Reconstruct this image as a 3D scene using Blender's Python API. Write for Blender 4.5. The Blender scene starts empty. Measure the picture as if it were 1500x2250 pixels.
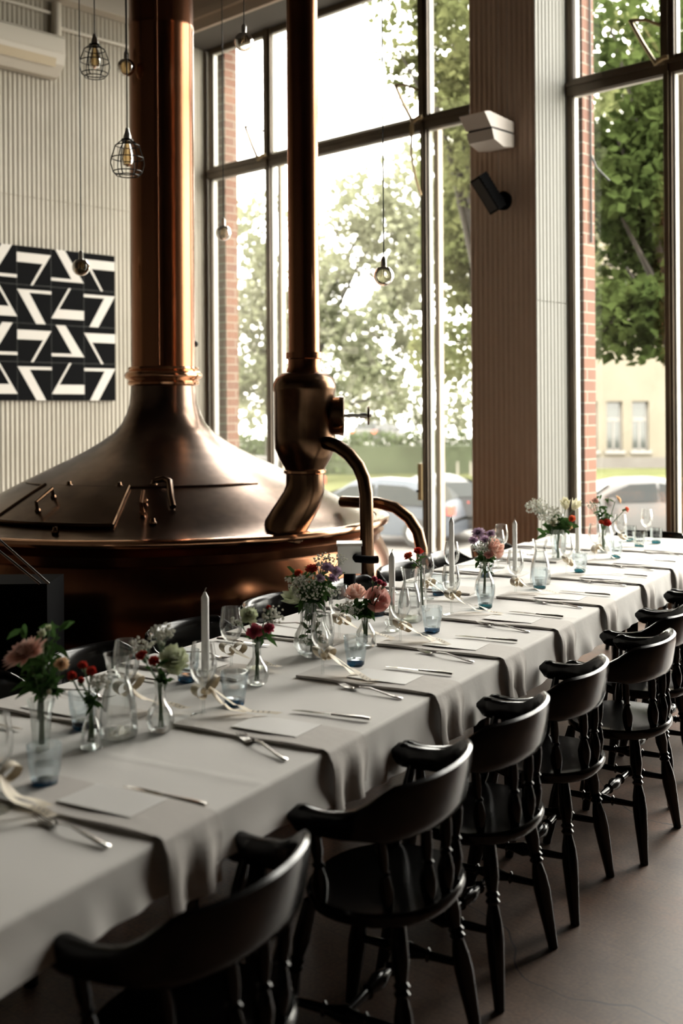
import bpy, math, random
from mathutils import Vector, Matrix, noise
PI = math.pi
rnd = random.Random(7)
sc = bpy.context.scene
COL = sc.collection
# ---------------------------------------------------------------- camera
F, CX, CY, TH, EYE = 2450.0, 750.0, 900.0, 0.007, 1.58
cam = bpy.data.cameras.new('camera'); camo = bpy.data.objects.new('camera', cam); COL.objects.link(camo)
cam.sensor_fit = 'VERTICAL'; cam.sensor_height = 36.0; cam.lens = F/2250*36.0
cam.shift_y = -(1125-CY)/2250.0
cam.clip_start = .05; cam.clip_end = 400
cam.dof.use_dof = True; cam.dof.focus_distance = 4.3; cam.dof.aperture_fstop = 2.2
camo.matrix_world = Matrix.Translation((0, 0, EYE)) @ Matrix.Rotation(PI/2, 4, 'X') @ Matrix.Rotation(-TH, 4, 'Z')
sc.camera = camo
# ---------------------------------------------------------------- world, sun, exposure
w = bpy.data.worlds.new('world'); sc.world = w; w.use_nodes = True
nt = w.node_tree; bg = nt.nodes['Background']
tc = nt.nodes.new('ShaderNodeTexCoord'); sx = nt.nodes.new('ShaderNodeSeparateXYZ'); cr = nt.nodes.new('ShaderNodeValToRGB')
nt.links.new(tc.outputs['Generated'], sx.inputs[0]); nt.links.new(sx.outputs[2], cr.inputs[0]); nt.links.new(cr.outputs[0], bg.inputs[0])
cr.color_ramp.elements[0].position = 0.0; cr.color_ramp.elements[0].color = (1.0, .94, .84, 1)
cr.color_ramp.elements[1].position = .6; cr.color_ramp.elements[1].color = (1.0, .95, .89, 1)
bg.inputs[1].default_value = 5.0
sun = bpy.data.lights.new('sun', 'SUN'); suno = bpy.data.objects.new('sun', sun); COL.objects.link(suno)
sun.energy = 3.0; sun.angle = math.radians(4); sun.color = (1, .95, .84)
suno.rotation_euler = Vector((-.30, -.62, .80)).to_track_quat('Z', 'Y').to_euler()
sc.view_settings.view_transform = 'Standard'; sc.view_settings.look = 'None'
sc.view_settings.exposure = 1.85; sc.view_settings.gamma = 1.0; sc.view_settings.use_curve_mapping = False
sc.cycles.max_bounces = 8; sc.cycles.diffuse_bounces = 4; sc.cycles.glossy_bounces = 4
sc.cycles.transparent_max_bounces = 32; sc.cycles.transmission_bounces = 4
sc.cycles.caustics_reflective = False; sc.cycles.caustics_refractive = False
sc.cycles.sample_clamp_indirect = 6.0; sc.cycles.use_denoising = True
# ---------------------------------------------------------------- frames of reference
AR = -math.atan2(.694, .719)                # room frame: x = along window wall, y = outwards
ct, sn = math.cos(AR), math.sin(AR)
def R(t, w_, z=0.0): return Vector((t*ct - w_*sn, t*sn + w_*ct, z))
WIN, INW, LW, HEAD, TRAN, SILL = 7.6, 7.13, -9.3, 5.41, 4.07, .08
for (t0, t1) in ((-9.15, -5.43), (-4.79, -1.1)):     # daylight portals standing in the window openings
    L = bpy.data.lights.new('window_daylight', 'AREA'); o = bpy.data.objects.new('window_daylight', L); COL.objects.link(o)
    L.shape = 'RECTANGLE'; L.size = t1-t0; L.size_y = HEAD-SILL; L.cycles.is_portal = True
    o.matrix_world = Matrix.Translation(R((t0+t1)/2, WIN+.35, (HEAD+SILL)/2)) @ Matrix.Rotation(AR, 4, 'Z') @ Matrix.Rotation(-PI/2, 4, 'X')
TX, TY = -.3676, 2.1358                     # table frame: s = away along near edge, v = across
UX, UY = .49801, .86717
AT = math.atan2(UY, UX)
def T(s, v, z=.75): return Vector((TX + s*UX - v*UY, TY + s*UY + v*UX, z))
def ray(px, py):
    dx, dy = px-CX, py-CY
    return (dx - TH*dy)/F, (dy + TH*dx)/F
def at(px, py, Y):
    a, b = ray(px, py); return Vector((a*Y, Y, EYE - b*Y))
def onz(px, py, z):
    a, b = ray(px, py); Y = (EYE-z)/b; return Vector((a*Y, Y, z))
# ---------------------------------------------------------------- mesh builder
class MB:
    def __init__(s): s.v = []; s.f = []; s.m = []
    def add(s, vs, fs, mi=0):
        b = len(s.v); s.v += [tuple(p) for p in vs]; s.f += [tuple(b+i for i in f) for f in fs]; s.m += [mi]*len(fs); return s
    def box(s, c, d, M=None, mi=0):
        x, y, z = d[0]/2, d[1]/2, d[2]/2
        vs = [Vector(p) for p in ((-x,-y,-z),(x,-y,-z),(x,y,-z),(-x,y,-z),(-x,-y,z),(x,-y,z),(x,y,z),(-x,y,z))]
        c = Vector(c)
        vs = [(M @ p if M else p) + c for p in vs]
        return s.add(vs, [(0,3,2,1),(4,5,6,7),(0,1,5,4),(1,2,6,5),(2,3,7,6),(3,0,4,7)], mi)
    def span(s, a, b, mi=0):
        return s.box([(a[i]+b[i])/2 for i in range(3)], [abs(b[i]-a[i]) for i in range(3)], None, mi)
    def lathe(s, prof, n=24, c=(0,0,0), M=None, mi=0, a0=0, wob=None):
        c = Vector(c); vs = []; fs = []; m = len(prof)
        for j in range(n):
            a = 2*PI*j/n + a0
            for (r, z) in prof:
                rr = r*(wob(a, z) if wob else 1)
                p = Vector((rr*math.cos(a), rr*math.sin(a), z))
                vs.append((M @ p if M else p) + c)
        for j in range(n):
            k = (j+1) % n
            for i in range(m-1): fs.append((j*m+i, k*m+i, k*m+i+1, j*m+i+1))
        return s.add(vs, fs, mi)
    def tube(s, pts, rad, n=10, cap=True, mi=0, flat=1.0):
        pts = [Vector(p) for p in pts]; N = len(pts); vs = []; fs = []
        if not isinstance(rad, (list, tuple)): rad = [rad]*N
        up = None
        for i in range(N):
            d = (pts[min(i+1, N-1)] - pts[max(i-1, 0)])
            d = d.normalized() if d.length > 1e-9 else Vector((0,0,1))
            if up is None: up = Vector((0,0,1)) if abs(d.z) < .9 else Vector((1,0,0))
            x = up.cross(d); x = x.normalized() if x.length > 1e-6 else Vector((1,0,0)); y = d.cross(x).normalized(); up = y
            for j in range(n):
                a = 2*PI*j/n; vs.append(pts[i] + (x*math.cos(a) + y*math.sin(a)*flat)*rad[i])
        for i in range(N-1):
            for j in range(n): k = (j+1) % n; fs.append((i*n+j, i*n+k, (i+1)*n+k, (i+1)*n+j))
        if cap: fs.append(tuple(range(n))[::-1]); fs.append(tuple((N-1)*n+j for j in range(n)))
        return s.add(vs, fs, mi)
    def grid(s, fn, nu, nv, mi=0):
        vs = [fn(i/nu, j/nv) for i in range(nu+1) for j in range(nv+1)]
        fs = [(i*(nv+1)+j, (i+1)*(nv+1)+j, (i+1)*(nv+1)+j+1, i*(nv+1)+j+1) for i in range(nu) for j in range(nv)]
        return s.add(vs, fs, mi)
    def ball(s, c, r, n=6, sc_=(1,1,1), mi=0):
        m = max(2, n//2); prof = [(r*math.sin(PI*i/m), -r*math.cos(PI*i/m)) for i in range(m+1)]
        vs = []; fs = []
        c = Vector(c)
        vs.append(c+Vector((0,0,-r*sc_[2])))
        for i in range(1, m):
            for j in range(n):
                a = 2*PI*j/n; vs.append(c+Vector((prof[i][0]*math.cos(a)*sc_[0], prof[i][0]*math.sin(a)*sc_[1], prof[i][1]*sc_[2])))
        vs.append(c+Vector((0,0,r*sc_[2]))); L = len(vs)-1
        for j in range(n): fs.append((0, 1+(j+1)%n, 1+j)); fs.append((L, 1+(m-2)*n+j, 1+(m-2)*n+(j+1)%n))
        for i in range(m-2):
            for j in range(n): k=(j+1)%n; fs.append((1+i*n+j, 1+i*n+k, 1+(i+1)*n+k, 1+(i+1)*n+j))
        return s.add(vs, fs, mi)
    def prism(s, poly, z0, z1, mi=0, f=None):
        n = len(poly); f = f or (lambda x, y, z: (x, y, z))
        vs = [f(x, y, z0) for x, y in poly] + [f(x, y, z1) for x, y in poly]
        fs = [tuple(range(n))[::-1], tuple(range(n, 2*n))] + [(i, (i+1)%n, n+(i+1)%n, n+i) for i in range(n)]
        return s.add(vs, fs, mi)
    def ribbon(s, pts, wid, wd, mi=0):
        vs = []; N = len(pts)
        if not callable(wd): W = Vector(wd); wd = lambda i: W
        if not isinstance(wid, (list, tuple)): wid = [wid]*N
        for i, p in enumerate(pts): vs += [Vector(p)-wd(i)*wid[i]/2, Vector(p)+wd(i)*wid[i]/2]
        return s.add(vs, [(2*i, 2*i+1, 2*i+3, 2*i+2) for i in range(N-1)], mi)
    def build(s, name, mat, parent=None, smooth=True, loc=None, rz=None, ang=40):
        me = bpy.data.meshes.new(name); me.from_pydata(s.v, [], s.f)
        for m in (mat if isinstance(mat, (list, tuple)) else [mat]): me.materials.append(m)
        if any(s.m): me.polygons.foreach_set('material_index', s.m)
        me.validate()
        if smooth:
            me.polygons.foreach_set('use_smooth', [True]*len(me.polygons))
            if ang:
                try: me.set_sharp_from_angle(angle=math.radians(ang))
                except Exception: pass
        o = bpy.data.objects.new(name, me); COL.objects.link(o)
        if parent: o.parent = parent
        if loc is not None: o.location = loc
        if rz is not None: o.rotation_euler = (0, 0, rz)
        return o
def tag(o, label=None, cat=None, group=None, kind=None):
    if label: o['label'] = label
    if cat: o['category'] = cat
    if group: o['group'] = group
    if kind: o['kind'] = kind
    return o
def empty(name, loc=(0,0,0), rz=0.0):
    o = bpy.data.objects.new(name, None); COL.objects.link(o); o.location = loc; o.rotation_euler = (0,0,rz); o.empty_display_size = .05; return o
def copy_tree(o, parent=None):
    c = o.copy(); COL.objects.link(c)
    if parent: c.parent = parent
    for ch in [x for x in o.children]: copy_tree(ch, c)
    return c
class Kind:                                   # first use places the prototype, later uses copy it
    def __init__(s, maker): s.maker = maker; s.proto = None
    def put(s, loc, rz, label, cat, group):
        if s.proto is None: s.proto = s.maker(); o = s.proto
        else: o = copy_tree(s.proto)
        o.location = loc; o.rotation_euler = (0,0,rz)
        return tag(o, label, cat, group)
# ---------------------------------------------------------------- materials
def mat(name, color, rough=.5, metal=0.0, spec=.5, var=None, scale=5.0, bump=0.0, bscale=40.0, alpha=None, coat=0, stretch=None, rvar=0, trans=0, sheen=0):
    m = bpy.data.materials.new(name); m.use_nodes = True; nt = m.node_tree; b = nt.nodes['Principled BSDF']
    b.inputs['Base Color'].default_value = (*color, 1); b.inputs['Roughness'].default_value = rough; b.inputs['Metallic'].default_value = metal
    b.inputs['Specular IOR Level'].default_value = spec
    if coat: b.inputs['Coat Weight'].default_value = coat; b.inputs['Coat Roughness'].default_value = .08
    if sheen: b.inputs['Sheen Weight'].default_value = sheen
    co = nt.nodes.new('ShaderNodeTexCoord'); mp = nt.nodes.new('ShaderNodeMapping'); nt.links.new(co.outputs['Object'], mp.inputs[0])
    if stretch: mp.inputs['Scale'].default_value = stretch
    if var:
        n = nt.nodes.new('ShaderNodeTexNoise'); n.inputs['Scale'].default_value = scale; n.inputs['Detail'].default_value = 6; n.inputs['Roughness'].default_value = .6
        r = nt.nodes.new('ShaderNodeValToRGB'); nt.links.new(mp.outputs[0], n.inputs['Vector']); nt.links.new(n.outputs['Fac'], r.inputs[0])
        r.color_ramp.elements[0].position = .35; r.color_ramp.elements[1].position = .65
        r.color_ramp.elements[0].color = (*color, 1); r.color_ramp.elements[1].color = (*var, 1); nt.links.new(r.outputs[0], b.inputs['Base Color'])
        if rvar:
            mr = nt.nodes.new('ShaderNodeMapRange'); mr.inputs['To Min'].default_value = rough-rvar; mr.inputs['To Max'].default_value = rough+rvar
            nt.links.new(n.outputs['Fac'], mr.inputs[0]); nt.links.new(mr.outputs[0], b.inputs['Roughness'])
    if bump:
        n2 = nt.nodes.new('ShaderNodeTexNoise'); n2.inputs['Scale'].default_value = bscale; n2.inputs['Detail'].default_value = 4; nt.links.new(mp.outputs[0], n2.inputs['Vector'])
        bp = nt.nodes.new('ShaderNodeBump'); bp.inputs['Strength'].default_value = bump; bp.inputs['Distance'].default_value = .01
        nt.links.new(n2.outputs['Fac'], bp.inputs['Height']); nt.links.new(bp.outputs[0], b.inputs['Normal'])
    return m
def glass_mat(name, tint=(1,1,1), edge=(.45,.5,.5), refl=.9, power=1.6, rough=.02, clamp=.34):
    m = bpy.data.materials.new(name); m.use_nodes = True; nt = m.node_tree; nt.nodes.clear()
    out = nt.nodes.new('ShaderNodeOutputMaterial'); mix = nt.nodes.new('ShaderNodeMixShader'); tr = nt.nodes.new('ShaderNodeBsdfTransparent'); gl = nt.nodes.new('ShaderNodeBsdfGlossy')
    lw = nt.nodes.new('ShaderNodeLayerWeight'); lw.inputs['Blend'].default_value = .5
    pw = nt.nodes.new('ShaderNodeMath'); pw.operation = 'POWER'; pw.inputs[1].default_value = power; nt.links.new(lw.outputs['Facing'], pw.inputs[0])
    mc = nt.nodes.new('ShaderNodeMix'); mc.data_type = 'RGBA'; mc.inputs[6].default_value = (*tint, 1); mc.inputs[7].default_value = (*edge, 1)
    nt.links.new(pw.outputs[0], mc.inputs[0]); nt.links.new(mc.outputs[2], tr.inputs[0])
    fr = nt.nodes.new('ShaderNodeFresnel'); fr.inputs['IOR'].default_value = 1.5
    mu = nt.nodes.new('ShaderNodeMath'); mu.operation = 'MULTIPLY'; mu.inputs[1].default_value = refl; nt.links.new(fr.outputs[0], mu.inputs[0])
    mn = nt.nodes.new('ShaderNodeMath'); mn.operation = 'MINIMUM'; mn.inputs[1].default_value = clamp; nt.links.new(mu.outputs[0], mn.inputs[0]); mu = mn
    gl.inputs['Roughness'].default_value = rough; gl.inputs['Color'].default_value = (1,1,1,1)
    nt.links.new(mu.outputs[0], mix.inputs[0]); nt.links.new(tr.outputs[0], mix.inputs[1]); nt.links.new(gl.outputs[0], mix.inputs[2]); nt.links.new(mix.outputs[0], out.inputs[0])
    return m
def leafmat(name, c1, c2, trans=.45, scale=.8):
    m = bpy.data.materials.new(name); m.use_nodes = True; nt = m.node_tree; nt.nodes.clear()
    out = nt.nodes.new('ShaderNodeOutputMaterial'); mix = nt.nodes.new('ShaderNodeMixShader'); d = nt.nodes.new('ShaderNodeBsdfDiffuse'); t = nt.nodes.new('ShaderNodeBsdfTranslucent')
    co = nt.nodes.new('ShaderNodeTexCoord'); n = nt.nodes.new('ShaderNodeTexNoise'); n.inputs['Scale'].default_value = scale; n.inputs['Detail'].default_value = 5
    r = nt.nodes.new('ShaderNodeValToRGB'); r.color_ramp.elements[0].position = .35; r.color_ramp.elements[1].position = .65
    r.color_ramp.elements[0].color = (*c1, 1); r.color_ramp.elements[1].color = (*c2, 1)
    nt.links.new(co.outputs['Object'], n.inputs['Vector']); nt.links.new(n.outputs['Fac'], r.inputs[0]); nt.links.new(r.outputs[0], d.inputs[0]); nt.links.new(r.outputs[0], t.inputs[0])
    mix.inputs[0].default_value = trans; nt.links.new(d.outputs[0], mix.inputs[1]); nt.links.new(t.outputs[0], mix.inputs[2]); nt.links.new(mix.outputs[0], out.inputs[0])
    return m
def brickmat(name, c1, c2, mort):
    m = bpy.data.materials.new(name); m.use_nodes = True; nt = m.node_tree; b = nt.nodes['Principled BSDF']; b.inputs['Roughness'].default_value = .85
    co = nt.nodes.new('ShaderNodeTexCoord'); sp = nt.nodes.new('ShaderNodeSeparateXYZ'); cb = nt.nodes.new('ShaderNodeCombineXYZ'); ad = nt.nodes.new('ShaderNodeMath')
    nt.links.new(co.outputs['Object'], sp.inputs[0]); nt.links.new(sp.outputs[0], ad.inputs[0]); nt.links.new(sp.outputs[1], ad.inputs[1])
    nt.links.new(ad.outputs[0], cb.inputs[0]); nt.links.new(sp.outputs[2], cb.inputs[1])
    br = nt.nodes.new('ShaderNodeTexBrick'); br.inputs['Scale'].default_value = 1; br.inputs['Brick Width'].default_value = .26; br.inputs['Row Height'].default_value = .09
    br.inputs['Mortar Size'].default_value = .007; br.inputs['Color1'].default_value = (*c1,1); br.inputs['Color2'].default_value = (*c2,1); br.inputs['Mortar'].default_value = (*mort,1)
    nt.links.new(cb.outputs[0], br.inputs['Vector']); nt.links.new(br.outputs['Color'], b.inputs['Base Color'])
    bp = nt.nodes.new('ShaderNodeBump'); bp.inputs['Strength'].default_value = .5; bp.invert = True; nt.links.new(br.outputs['Fac'], bp.inputs['Height']); nt.links.new(bp.outputs[0], b.inputs['Normal'])
    return m
M = {}
M['corr'] = mat('corrugated_sheet', (.38,.345,.28), .5, var=(.44,.40,.33), scale=1.2)
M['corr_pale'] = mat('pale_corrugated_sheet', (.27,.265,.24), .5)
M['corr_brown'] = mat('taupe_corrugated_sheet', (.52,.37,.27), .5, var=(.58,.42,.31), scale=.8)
M['plaster'] = mat('dark_ceiling', (.10,.09,.08), .8)
M['plaster_room'] = mat('room_plaster', (.07,.06,.05), .8)
M['beam'] = mat('pale_beam', (.62,.56,.48), .6)
M['cornice'] = mat('taupe_cornice', (.50,.40,.32), .6)
M['frame'] = mat('bronze_window_frame', (.075,.054,.036), .32, metal=.3, var=(.11,.08,.052), scale=3)
M['frame_wood'] = mat('beige_outer_frame', (.45,.36,.26), .5)
M['gasket'] = mat('pale_glazing_seal', (.55,.53,.48), .5)
M['glass'] = glass_mat('window_glass', (.97,.98,.97), (.93,.95,.93), .8, clamp=.2)
M['brass'] = mat('aged_brass', (.30,.22,.12), .35, metal=.7)
M['brick'] = brickmat('red_brick', (.15,.062,.034), (.105,.042,.026), (.20,.165,.13))
M['copper'] = mat('aged_copper', (.34,.15,.075), .22, metal=1, var=(.19,.08,.042), scale=1.2, stretch=(1.5,1.5,.5), bump=.06, bscale=2.5, rvar=.06)
M['copper_dark'] = mat('darkened_copper', (.27,.19,.145), .24, metal=1, var=(.09,.057,.041), scale=2.2, bump=.10, bscale=2.0, rvar=.06)
M['bronze'] = mat('dark_bronze_pipe', (.22,.13,.075), .24, metal=1, var=(.11,.062,.036), scale=4)
M['polished'] = mat('polished_copper_rim', (.62,.34,.2), .14, metal=1)
M['steel'] = mat('polished_steel', (.75,.73,.70), .16, metal=1)
M['steel_matte'] = mat('satin_steel', (.6,.6,.58), .35, metal=.9)
M['black'] = mat('black_paint', (.003,.003,.0035), .7, spec=.05)
M['black_metal'] = mat('black_wire', (.012,.012,.012), .4, metal=.5)
M['blackwood'] = mat('black_lacquered_wood', (.0018,.0015,.0015), .17, spec=.32, var=(.003,.0025,.002), scale=8, stretch=(1,6,1))
M['white_plastic'] = mat('white_plastic', (.72,.70,.66), .4)
M['cloth'] = mat('white_linen', (.80,.77,.73), .85, bump=.25, bscale=9, sheen=.2)
M['napkin'] = mat('napkin_linen', (.70,.66,.62), .85, bump=.15, bscale=30)
M['card'] = mat('white_card', (.88,.86,.83), .5)
M['ribbon'] = mat('beige_satin_ribbon', (.76,.66,.50), .5, sheen=.4)
M['ink'] = mat('black_ink', (.01,.01,.01), .6)
M['wax'] = mat('white_wax', (.88,.87,.84), .45)
M['wick'] = mat('candle_wick', (.5,.45,.38), .8)
M['clear'] = glass_mat('clear_glass', (.99,.993,.99), (.58,.60,.58), 1.0, 4, clamp=.55)
M['clear_thick'] = glass_mat('thick_clear_glass', (.965,.975,.97), (.48,.50,.48), 1.0, 2.6)
M['bluetint'] = glass_mat('pale_blue_glass', (.95,.975,.985), (.52,.62,.68), 1.0, 2.8)
M['frosted'] = glass_mat('handwritten_glass', (.86,.88,.88), (.50,.55,.56), 1.0, 2)
M['bluebase'] = glass_mat('deep_blue_glass', (.09,.27,.40), (.015,.06,.12), 1.0, 1.2)
M['tealbase'] = glass_mat('teal_glass', (.10,.36,.40), (.02,.10,.12), 1.0, 1.2)
M['water'] = glass_mat('water', (.975,.985,.99), (.78,.82,.83), .9, 3)
M['bulb'] = glass_mat('bulb_glass', (.88,.76,.55), (.30,.21,.12), 1.0, .9, clamp=.9)
M['bulb_clear'] = glass_mat('clear_bulb_glass', (.90,.88,.82), (.30,.27,.21), 1.0, .9, clamp=.9)
M['filament'] = mat('unlit_filament', (.30,.2,.1), .4, metal=.7)
M['stem'] = mat('flower_stem', (.05,.10,.03), .5, var=(.08,.15,.05), scale=20)
M['leaf'] = leafmat('flower_leaf', (.03,.07,.02), (.06,.12,.035), .25, 12)
def petal(n, a, b_, sc_=30): return leafmat(n, a, b_, .3, sc_)
M['p_white'] = petal('cream_petals', (.72,.68,.48), (.84,.82,.68))
M['p_green'] = petal('green_white_petals', (.55,.60,.38), (.80,.82,.66))
M['p_red'] = petal('red_petals', (.52,.035,.03), (.70,.09,.06))
M['p_orange'] = petal('orange_petals', (.72,.12,.05), (.85,.24,.12))
M['p_pink'] = petal('pink_petals', (.66,.27,.24), (.88,.60,.54))
M['p_rose'] = petal('blush_petals', (.80,.50,.42), (.88,.66,.56))
M['p_dpink'] = petal('dark_pink_petals', (.55,.06,.14), (.72,.22,.26))
M['p_lilac'] = petal('lilac_petals', (.58,.42,.56), (.76,.62,.74))
M['p_peach'] = petal('peach_petals', (.75,.50,.30), (.86,.66,.46))
M['gyp'] = petal('baby_breath_blossoms', (.74,.73,.64), (.86,.85,.80))
# ================================================================ ROOM SHELL (room frame: x along the window wall, y outwards)
def rs(mb, name, mt, kind='structure', smooth=False):
    o = mb.build(name, mt, None, smooth, (0,0,0), AR); o['kind'] = kind; return o
# floor: worn polished terrazzo-like concrete with fine cracks and a faint tile pattern
def floor_mat():
    m = bpy.data.materials.new('worn_polished_floor'); m.use_nodes = True; nt = m.node_tree; b = nt.nodes['Principled BSDF']
    co = nt.nodes.new('ShaderNodeTexCoord'); n = nt.nodes.new('ShaderNodeTexNoise'); n.inputs['Scale'].default_value = 1.6; n.inputs['Detail'].default_value = 9; n.inputs['Roughness'].default_value = .65
    r = nt.nodes.new('ShaderNodeValToRGB'); e = r.color_ramp.elements; e[0].position = .32; e[0].color = (.06,.035,.024,1); e[1].position = .7; e[1].color = (.21,.10,.058,1)
    x = e.new(.5); x.color = (.13,.08,.054,1)
    nt.links.new(co.outputs['Object'], n.inputs['Vector']); nt.links.new(n.outputs['Fac'], r.inputs[0])
    n3 = nt.nodes.new('ShaderNodeTexNoise'); n3.inputs['Scale'].default_value = 90; nt.links.new(co.outputs['Object'], n3.inputs['Vector'])
    mx0 = nt.nodes.new('ShaderNodeMix'); mx0.data_type = 'RGBA'; mx0.blend_type = 'OVERLAY'; mx0.inputs[0].default_value = .55
    nt.links.new(r.outputs[0], mx0.inputs[6]); nt.links.new(n3.outputs['Fac'], mx0.inputs[7])
    wp = nt.nodes.new('ShaderNodeTexNoise'); wp.inputs['Scale'].default_value = 2.5; nt.links.new(co.outputs['Object'], wp.inputs['Vector'])
    va = nt.nodes.new('ShaderNodeMix'); va.data_type = 'VECTOR'; va.inputs[0].default_value = .25; nt.links.new(co.outputs['Object'], va.inputs[4]); nt.links.new(wp.outputs['Color'], va.inputs[5])
    vo = nt.nodes.new('ShaderNodeTexVoronoi'); vo.feature = 'DISTANCE_TO_EDGE'; vo.inputs['Scale'].default_value = .8; nt.links.new(va.outputs[1], vo.inputs['Vector'])
    lt = nt.nodes.new('ShaderNodeMath'); lt.operation = 'LESS_THAN'; lt.inputs[1].default_value = .0016; nt.links.new(vo.outputs['Distance'], lt.inputs[0])
    br = nt.nodes.new('ShaderNodeTexBrick'); br.inputs['Scale'].default_value = 1; br.inputs['Brick Width'].default_value = .3; br.inputs['Row Height'].default_value = .1; br.inputs['Mortar Size'].default_value = .0018; br.offset = .5
    nt.links.new(co.outputs['Object'], br.inputs['Vector'])
    ml = nt.nodes.new('ShaderNodeMath'); ml.operation = 'MULTIPLY'; ml.inputs[1].default_value = .35; nt.links.new(br.outputs['Fac'], ml.inputs[0])
    mxm = nt.nodes.new('ShaderNodeMath'); mxm.operation = 'MAXIMUM'; nt.links.new(ml.outputs[0], mxm.inputs[0]); nt.links.new(lt.outputs[0], mxm.inputs[1])
    mx = nt.nodes.new('ShaderNodeMix'); mx.data_type = 'RGBA'; mx.inputs[7].default_value = (.03,.022,.018,1); nt.links.new(mxm.outputs[0], mx.inputs[0]); nt.links.new(mx0.outputs[2], mx.inputs[6])
    nt.links.new(mx.outputs[2], b.inputs['Base Color'])
    mr = nt.nodes.new('ShaderNodeMapRange'); mr.inputs['To Min'].default_value = .36; mr.inputs['To Max'].default_value = .58; nt.links.new(n.outputs['Fac'], mr.inputs[0]); nt.links.new(mr.outputs[0], b.inputs['Roughness'])
    bp = nt.nodes.new('ShaderNodeBump'); bp.inputs['Strength'].default_value = .3; bp.inputs['Distance'].default_value = .004; bp.invert = True; nt.links.new(mxm.outputs[0], bp.inputs['Height']); nt.links.new(bp.outputs[0], b.inputs['Normal'])
    return m
rs(MB().span((LW-.2, -3.0, -.12), (6.2, WIN+.2, 0)), 'floor', floor_mat())
rs(MB().span((LW-.2, -3.0, 6.0), (6.2, WIN+.6, 6.15)), 'ceiling', M['plaster'])
rs(MB().span((6.0, -3.0, 0), (6.2, WIN, 6.0)), 'wall_right', M['plaster_room'])
rs(MB().span((LW, -3.2, 0), (6.0, -3.0, 6.0)), 'wall_back', M['plaster_room'])
PITCH, AMP = .048, .005
def corr(mb, a, b, z0, z1, nrm, seams=()):
    """vertical corrugated sheet between plan points a and b, ribs along nrm, with thin horizontal lap seams"""
    a = Vector(a); b = Vector(b); L = (b-a).length; n = max(4, int(L/PITCH*8)); N = Vector(nrm)
    zs = [z0]
    for z in sorted(seams): zs += [z-.003, z, z+.003]
    zs.append(z1)
    def fn(u, v):
        i = round(v*(len(zs)-1)); z = zs[i]; p = a.lerp(b, u); h = AMP*math.sin(2*PI*u*L/PITCH)
        if z in seams: h -= .006
        q = p + N*h; return (q.x, q.y, z)
    mb.grid(fn, n, len(zs)-1)
wl = MB(); corr(wl, (LW, -3.0), (LW, WIN), 0, 6.0, (1, 0), (3.58,)); wl.span((LW-.25, -3.0, 0), (LW-.02, WIN+.3, 6.0))
rs(wl, 'wall_left', M['corr'], smooth=True)
# window wall: pier bodies with corrugated cladding on the room face and the left reveals
PIERS = ((-5.437, -4.815), (-1.10, 6.0))  # second one unseen, kept solid to darken the near side of the room
ww = MB()
for a, b in PIERS:
    ww.span((a+.012, INW+.012, 0), (b-.012, WIN, 6.0))
ww.span((LW, INW, HEAD+.01), (6.0, WIN+.1, 6.0)); ww.span((LW, WIN-.03, -.1), (6.0, WIN+.1, SILL))
rs(ww, 'wall_window', M['plaster'])
cf = MB(); cr_ = MB()
for a, b in PIERS:
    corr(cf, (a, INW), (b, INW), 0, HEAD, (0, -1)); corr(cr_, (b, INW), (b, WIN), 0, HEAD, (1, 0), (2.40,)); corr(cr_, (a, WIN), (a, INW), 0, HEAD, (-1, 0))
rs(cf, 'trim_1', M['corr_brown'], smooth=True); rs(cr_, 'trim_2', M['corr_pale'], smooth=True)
cn = MB()                                                   # stepped cornice over the windows
for z0, z1, d in ((5.41,5.52,.0), (5.52,5.60,.03), (5.60,5.80,.015), (5.80,5.86,.05), (5.86,6.0,.03)):
    cn.span((LW+.01, INW-.04-d, z0), (6.0, INW, z1))
rs(cn, 'trim_3', M['cornice'])
bm_ = MB(); bm_.span((LW+.01, -3.0, 5.46), (LW+.16, INW-.1, 5.66)); rs(bm_, 'trim_4', M['beam'])
db = MB(); db.span((LW+.01, -3.0, 5.66), (LW+.22, INW-.1, 5.76)); rs(db, 'trim_5', M['black'])
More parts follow.
